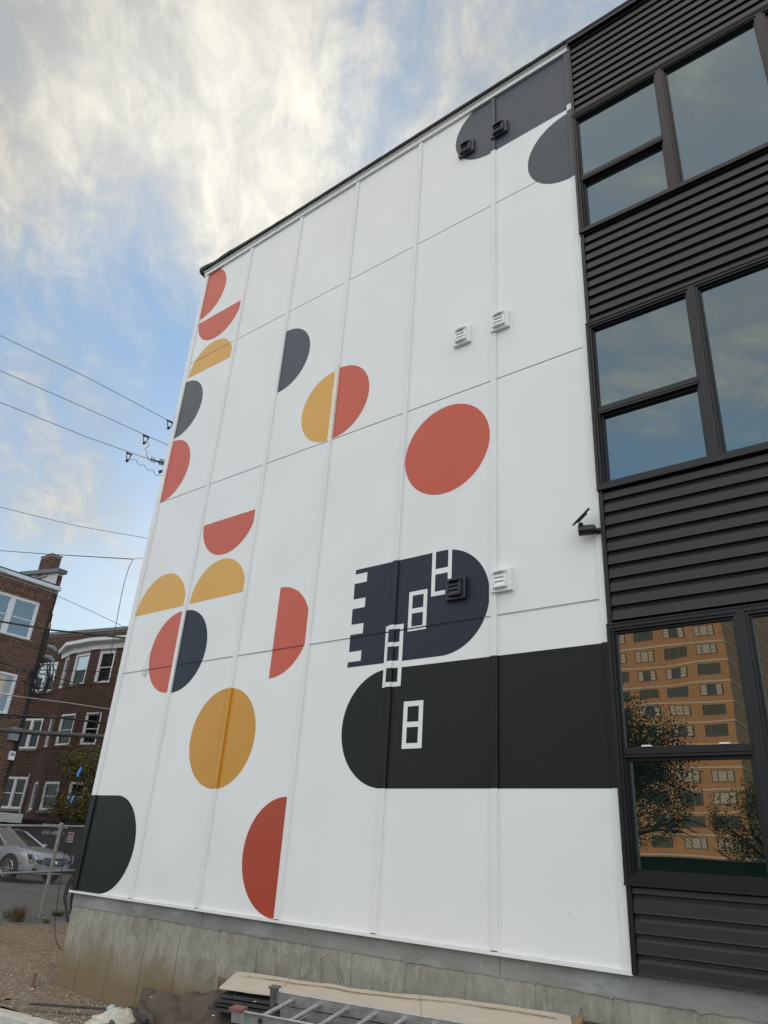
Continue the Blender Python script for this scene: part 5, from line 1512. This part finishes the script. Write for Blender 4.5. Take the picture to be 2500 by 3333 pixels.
# stalks of dead grass behind the cardboard
b = MB()
for pl in ([(-4.85, -.12, .60), (-4.95, -.10, .72), (-5.05, -.08, .80), (-5.13, -.10, .75)], [(-5.42, -.36, .585), (-5.42, -.36, .64)], [(-6.28, -.30, .50), (-6.40, -.33, .40)], [(-5.25, -.22, .59), (-5.20, -.20, .61)], [(-4.80, -.13, .6), (-4.9, -.1, .70)]):
    b.tube(pl, .0028, 4)
tag(b.obj('dead_stalks', GRASS), 'thin dead grass stalks standing between cardboard and foundation', 'stalks')
t = thing('torn_box', 'torn dark cardboard box at the right end of the tan cardboard', 'box', (-2.5, -.3, .66))
b = MB(); b.prism([(-2.68, -.10, .69), (-2.60, -.14, .70), (-2.45, -.60, .67), (-2.52, -.62, .66)], (0, 0, -.05)); b.obj('flap', CARDD, t)
b = MB(); b.box((-2.62, -.32, .56), (-2.2, -.06, .665)); b.obj('box_body', BOARD, t)

# ------------------------------------------------------------------ across the street (seen mirrored in the windows)
TBR = mat('orange_brick', (.52, .29, .14), .85, .3, var=.12, vscale=.5, bump=.2, bscale=20, col2=(.44, .24, .115))
BAND = mat('pale_concrete_band', (.62, .55, .42), .8)
ALF = mat('bronze_window_frame', (.16, .13, .10), .5)
TGL = glass_mat('tower_glass', (.10, .105, .085), .02, 0, 1, (.6, .65, .6))
TGLB = glass_mat('tower_glass_blind', (.55, .47, .33), .05)
tw = thing('apartment_tower', 'tall orange brick apartment tower across the street, mirrored in the ground floor window', 'building', (-45, -105, 0))
TX1, TX0, TY, TZ = -24.6, -78.0, -98.0, 47.0
b = MB(); b.box((TX0, TY - 60, -.2), (TX1, TY, TZ)); b.obj('walls', TBR, tw)
b = MB(); b.box((TX0 - .1, TY - 60.1, TZ), (TX1 + .1, TY + .1, TZ + .5)); b.obj('roof_band', BAND, tw)
for k in range(16):
    z = 4.1 + k * 2.72
    b = MB(); b.box((TX0, TY + .0, z), (TX1 + .06, TY + .07, z + .20)); b.box((TX1, TY - 60, z), (TX1 + .07, TY + .0, z + .20)); b.obj('floor_band', BAND, tw)
wf = MB(); w_, h_ = 2.75, 1.45
casing(wf, 0, w_, 0, h_, .07, -.0, .08); wf.box((w_ * .3 - .04, 0, .07), (w_ * .3 + .04, .08, h_ - .07)); wf.box((w_ * .7 - .04, 0, .07), (w_ * .7 + .04, .08, h_ - .07))
for q in (.37, .66): wf.box((.07, .01, h_ * q), (w_ * .3 - .04, .06, h_ * q + .035)); wf.box((w_ * .7 + .04, .01, h_ * q), (w_ - .07, .06, h_ * q + .035))
WF = wf.mesh('window', ALF)
gl = [MB().quad((.05, .03, .05), (w_ - .05, .03, .05), (w_ - .05, .03, h_ - .05), (.05, .03, h_ - .05)).mesh('pane', m_) for m_ in (TGL, TGLB)]
cur = MB().quad((.1, .035, .08), (w_ * .28, .035, .08), (w_ * .28, .035, h_ - .1), (.1, .035, h_ - .1)).quad((w_ * .72, .035, .08), (w_ - .1, .035, .08), (w_ - .1, .035, h_ - .1), (w_ * .72, .035, h_ - .1)).mesh('curtain', mat('pale_curtain', (.55, .48, .36), .9))
rs = random.Random(77)
for fl in range(16):
    for k in range(12):
        x = TX1 - 3.9 - k * 4.12; z = 2.4 + fl * 2.72
        o = bpy.data.objects.new('window', WF); C.objects.link(o); o.parent = tw; o.matrix_parent_inverse = Matrix.Translation(-tw.location); o.location = (x, TY, z)
        g_ = bpy.data.objects.new('pane', gl[rs.random() < .3]); C.objects.link(g_); g_.parent = o
        if rs.random() < .5:
            c_ = bpy.data.objects.new('curtain', cur); C.objects.link(c_); c_.parent = o
tree((-13.2, -26, -.1), 10.6, 3.9, 34000, LEAF2, .10, 'drooping leafy street tree mirrored at left of the ground floor window', low=.25, seed=15, droop=.25, group='street trees across the road')
tree((-6.0, -24, -.1), 6.2, 2.2, 9000, LEAF2, .08, 'smaller thin street tree mirrored at right of the ground floor window', low=.25, seed=18, group='street trees across the road')
t = thing('construction_fence', 'dark green screened construction fence across the street, mirrored low in the window', 'fence', (-6, -20, 0))
b = MB(); b.box((-16, -20.03, 0), (3, -20, 2.15)); b.obj('green_screen', mat('green_screen_fabric', (.01, .05, .03), .9, var=.2, vscale=2), t)
b = MB(); b.tube([(-16, -19.97, 2.17), (3, -19.97, 2.17)], .03, 6); b.obj('top_rail', GALV, t)

for o in bpy.data.objects:
    if '_w' in o: del o['_w']
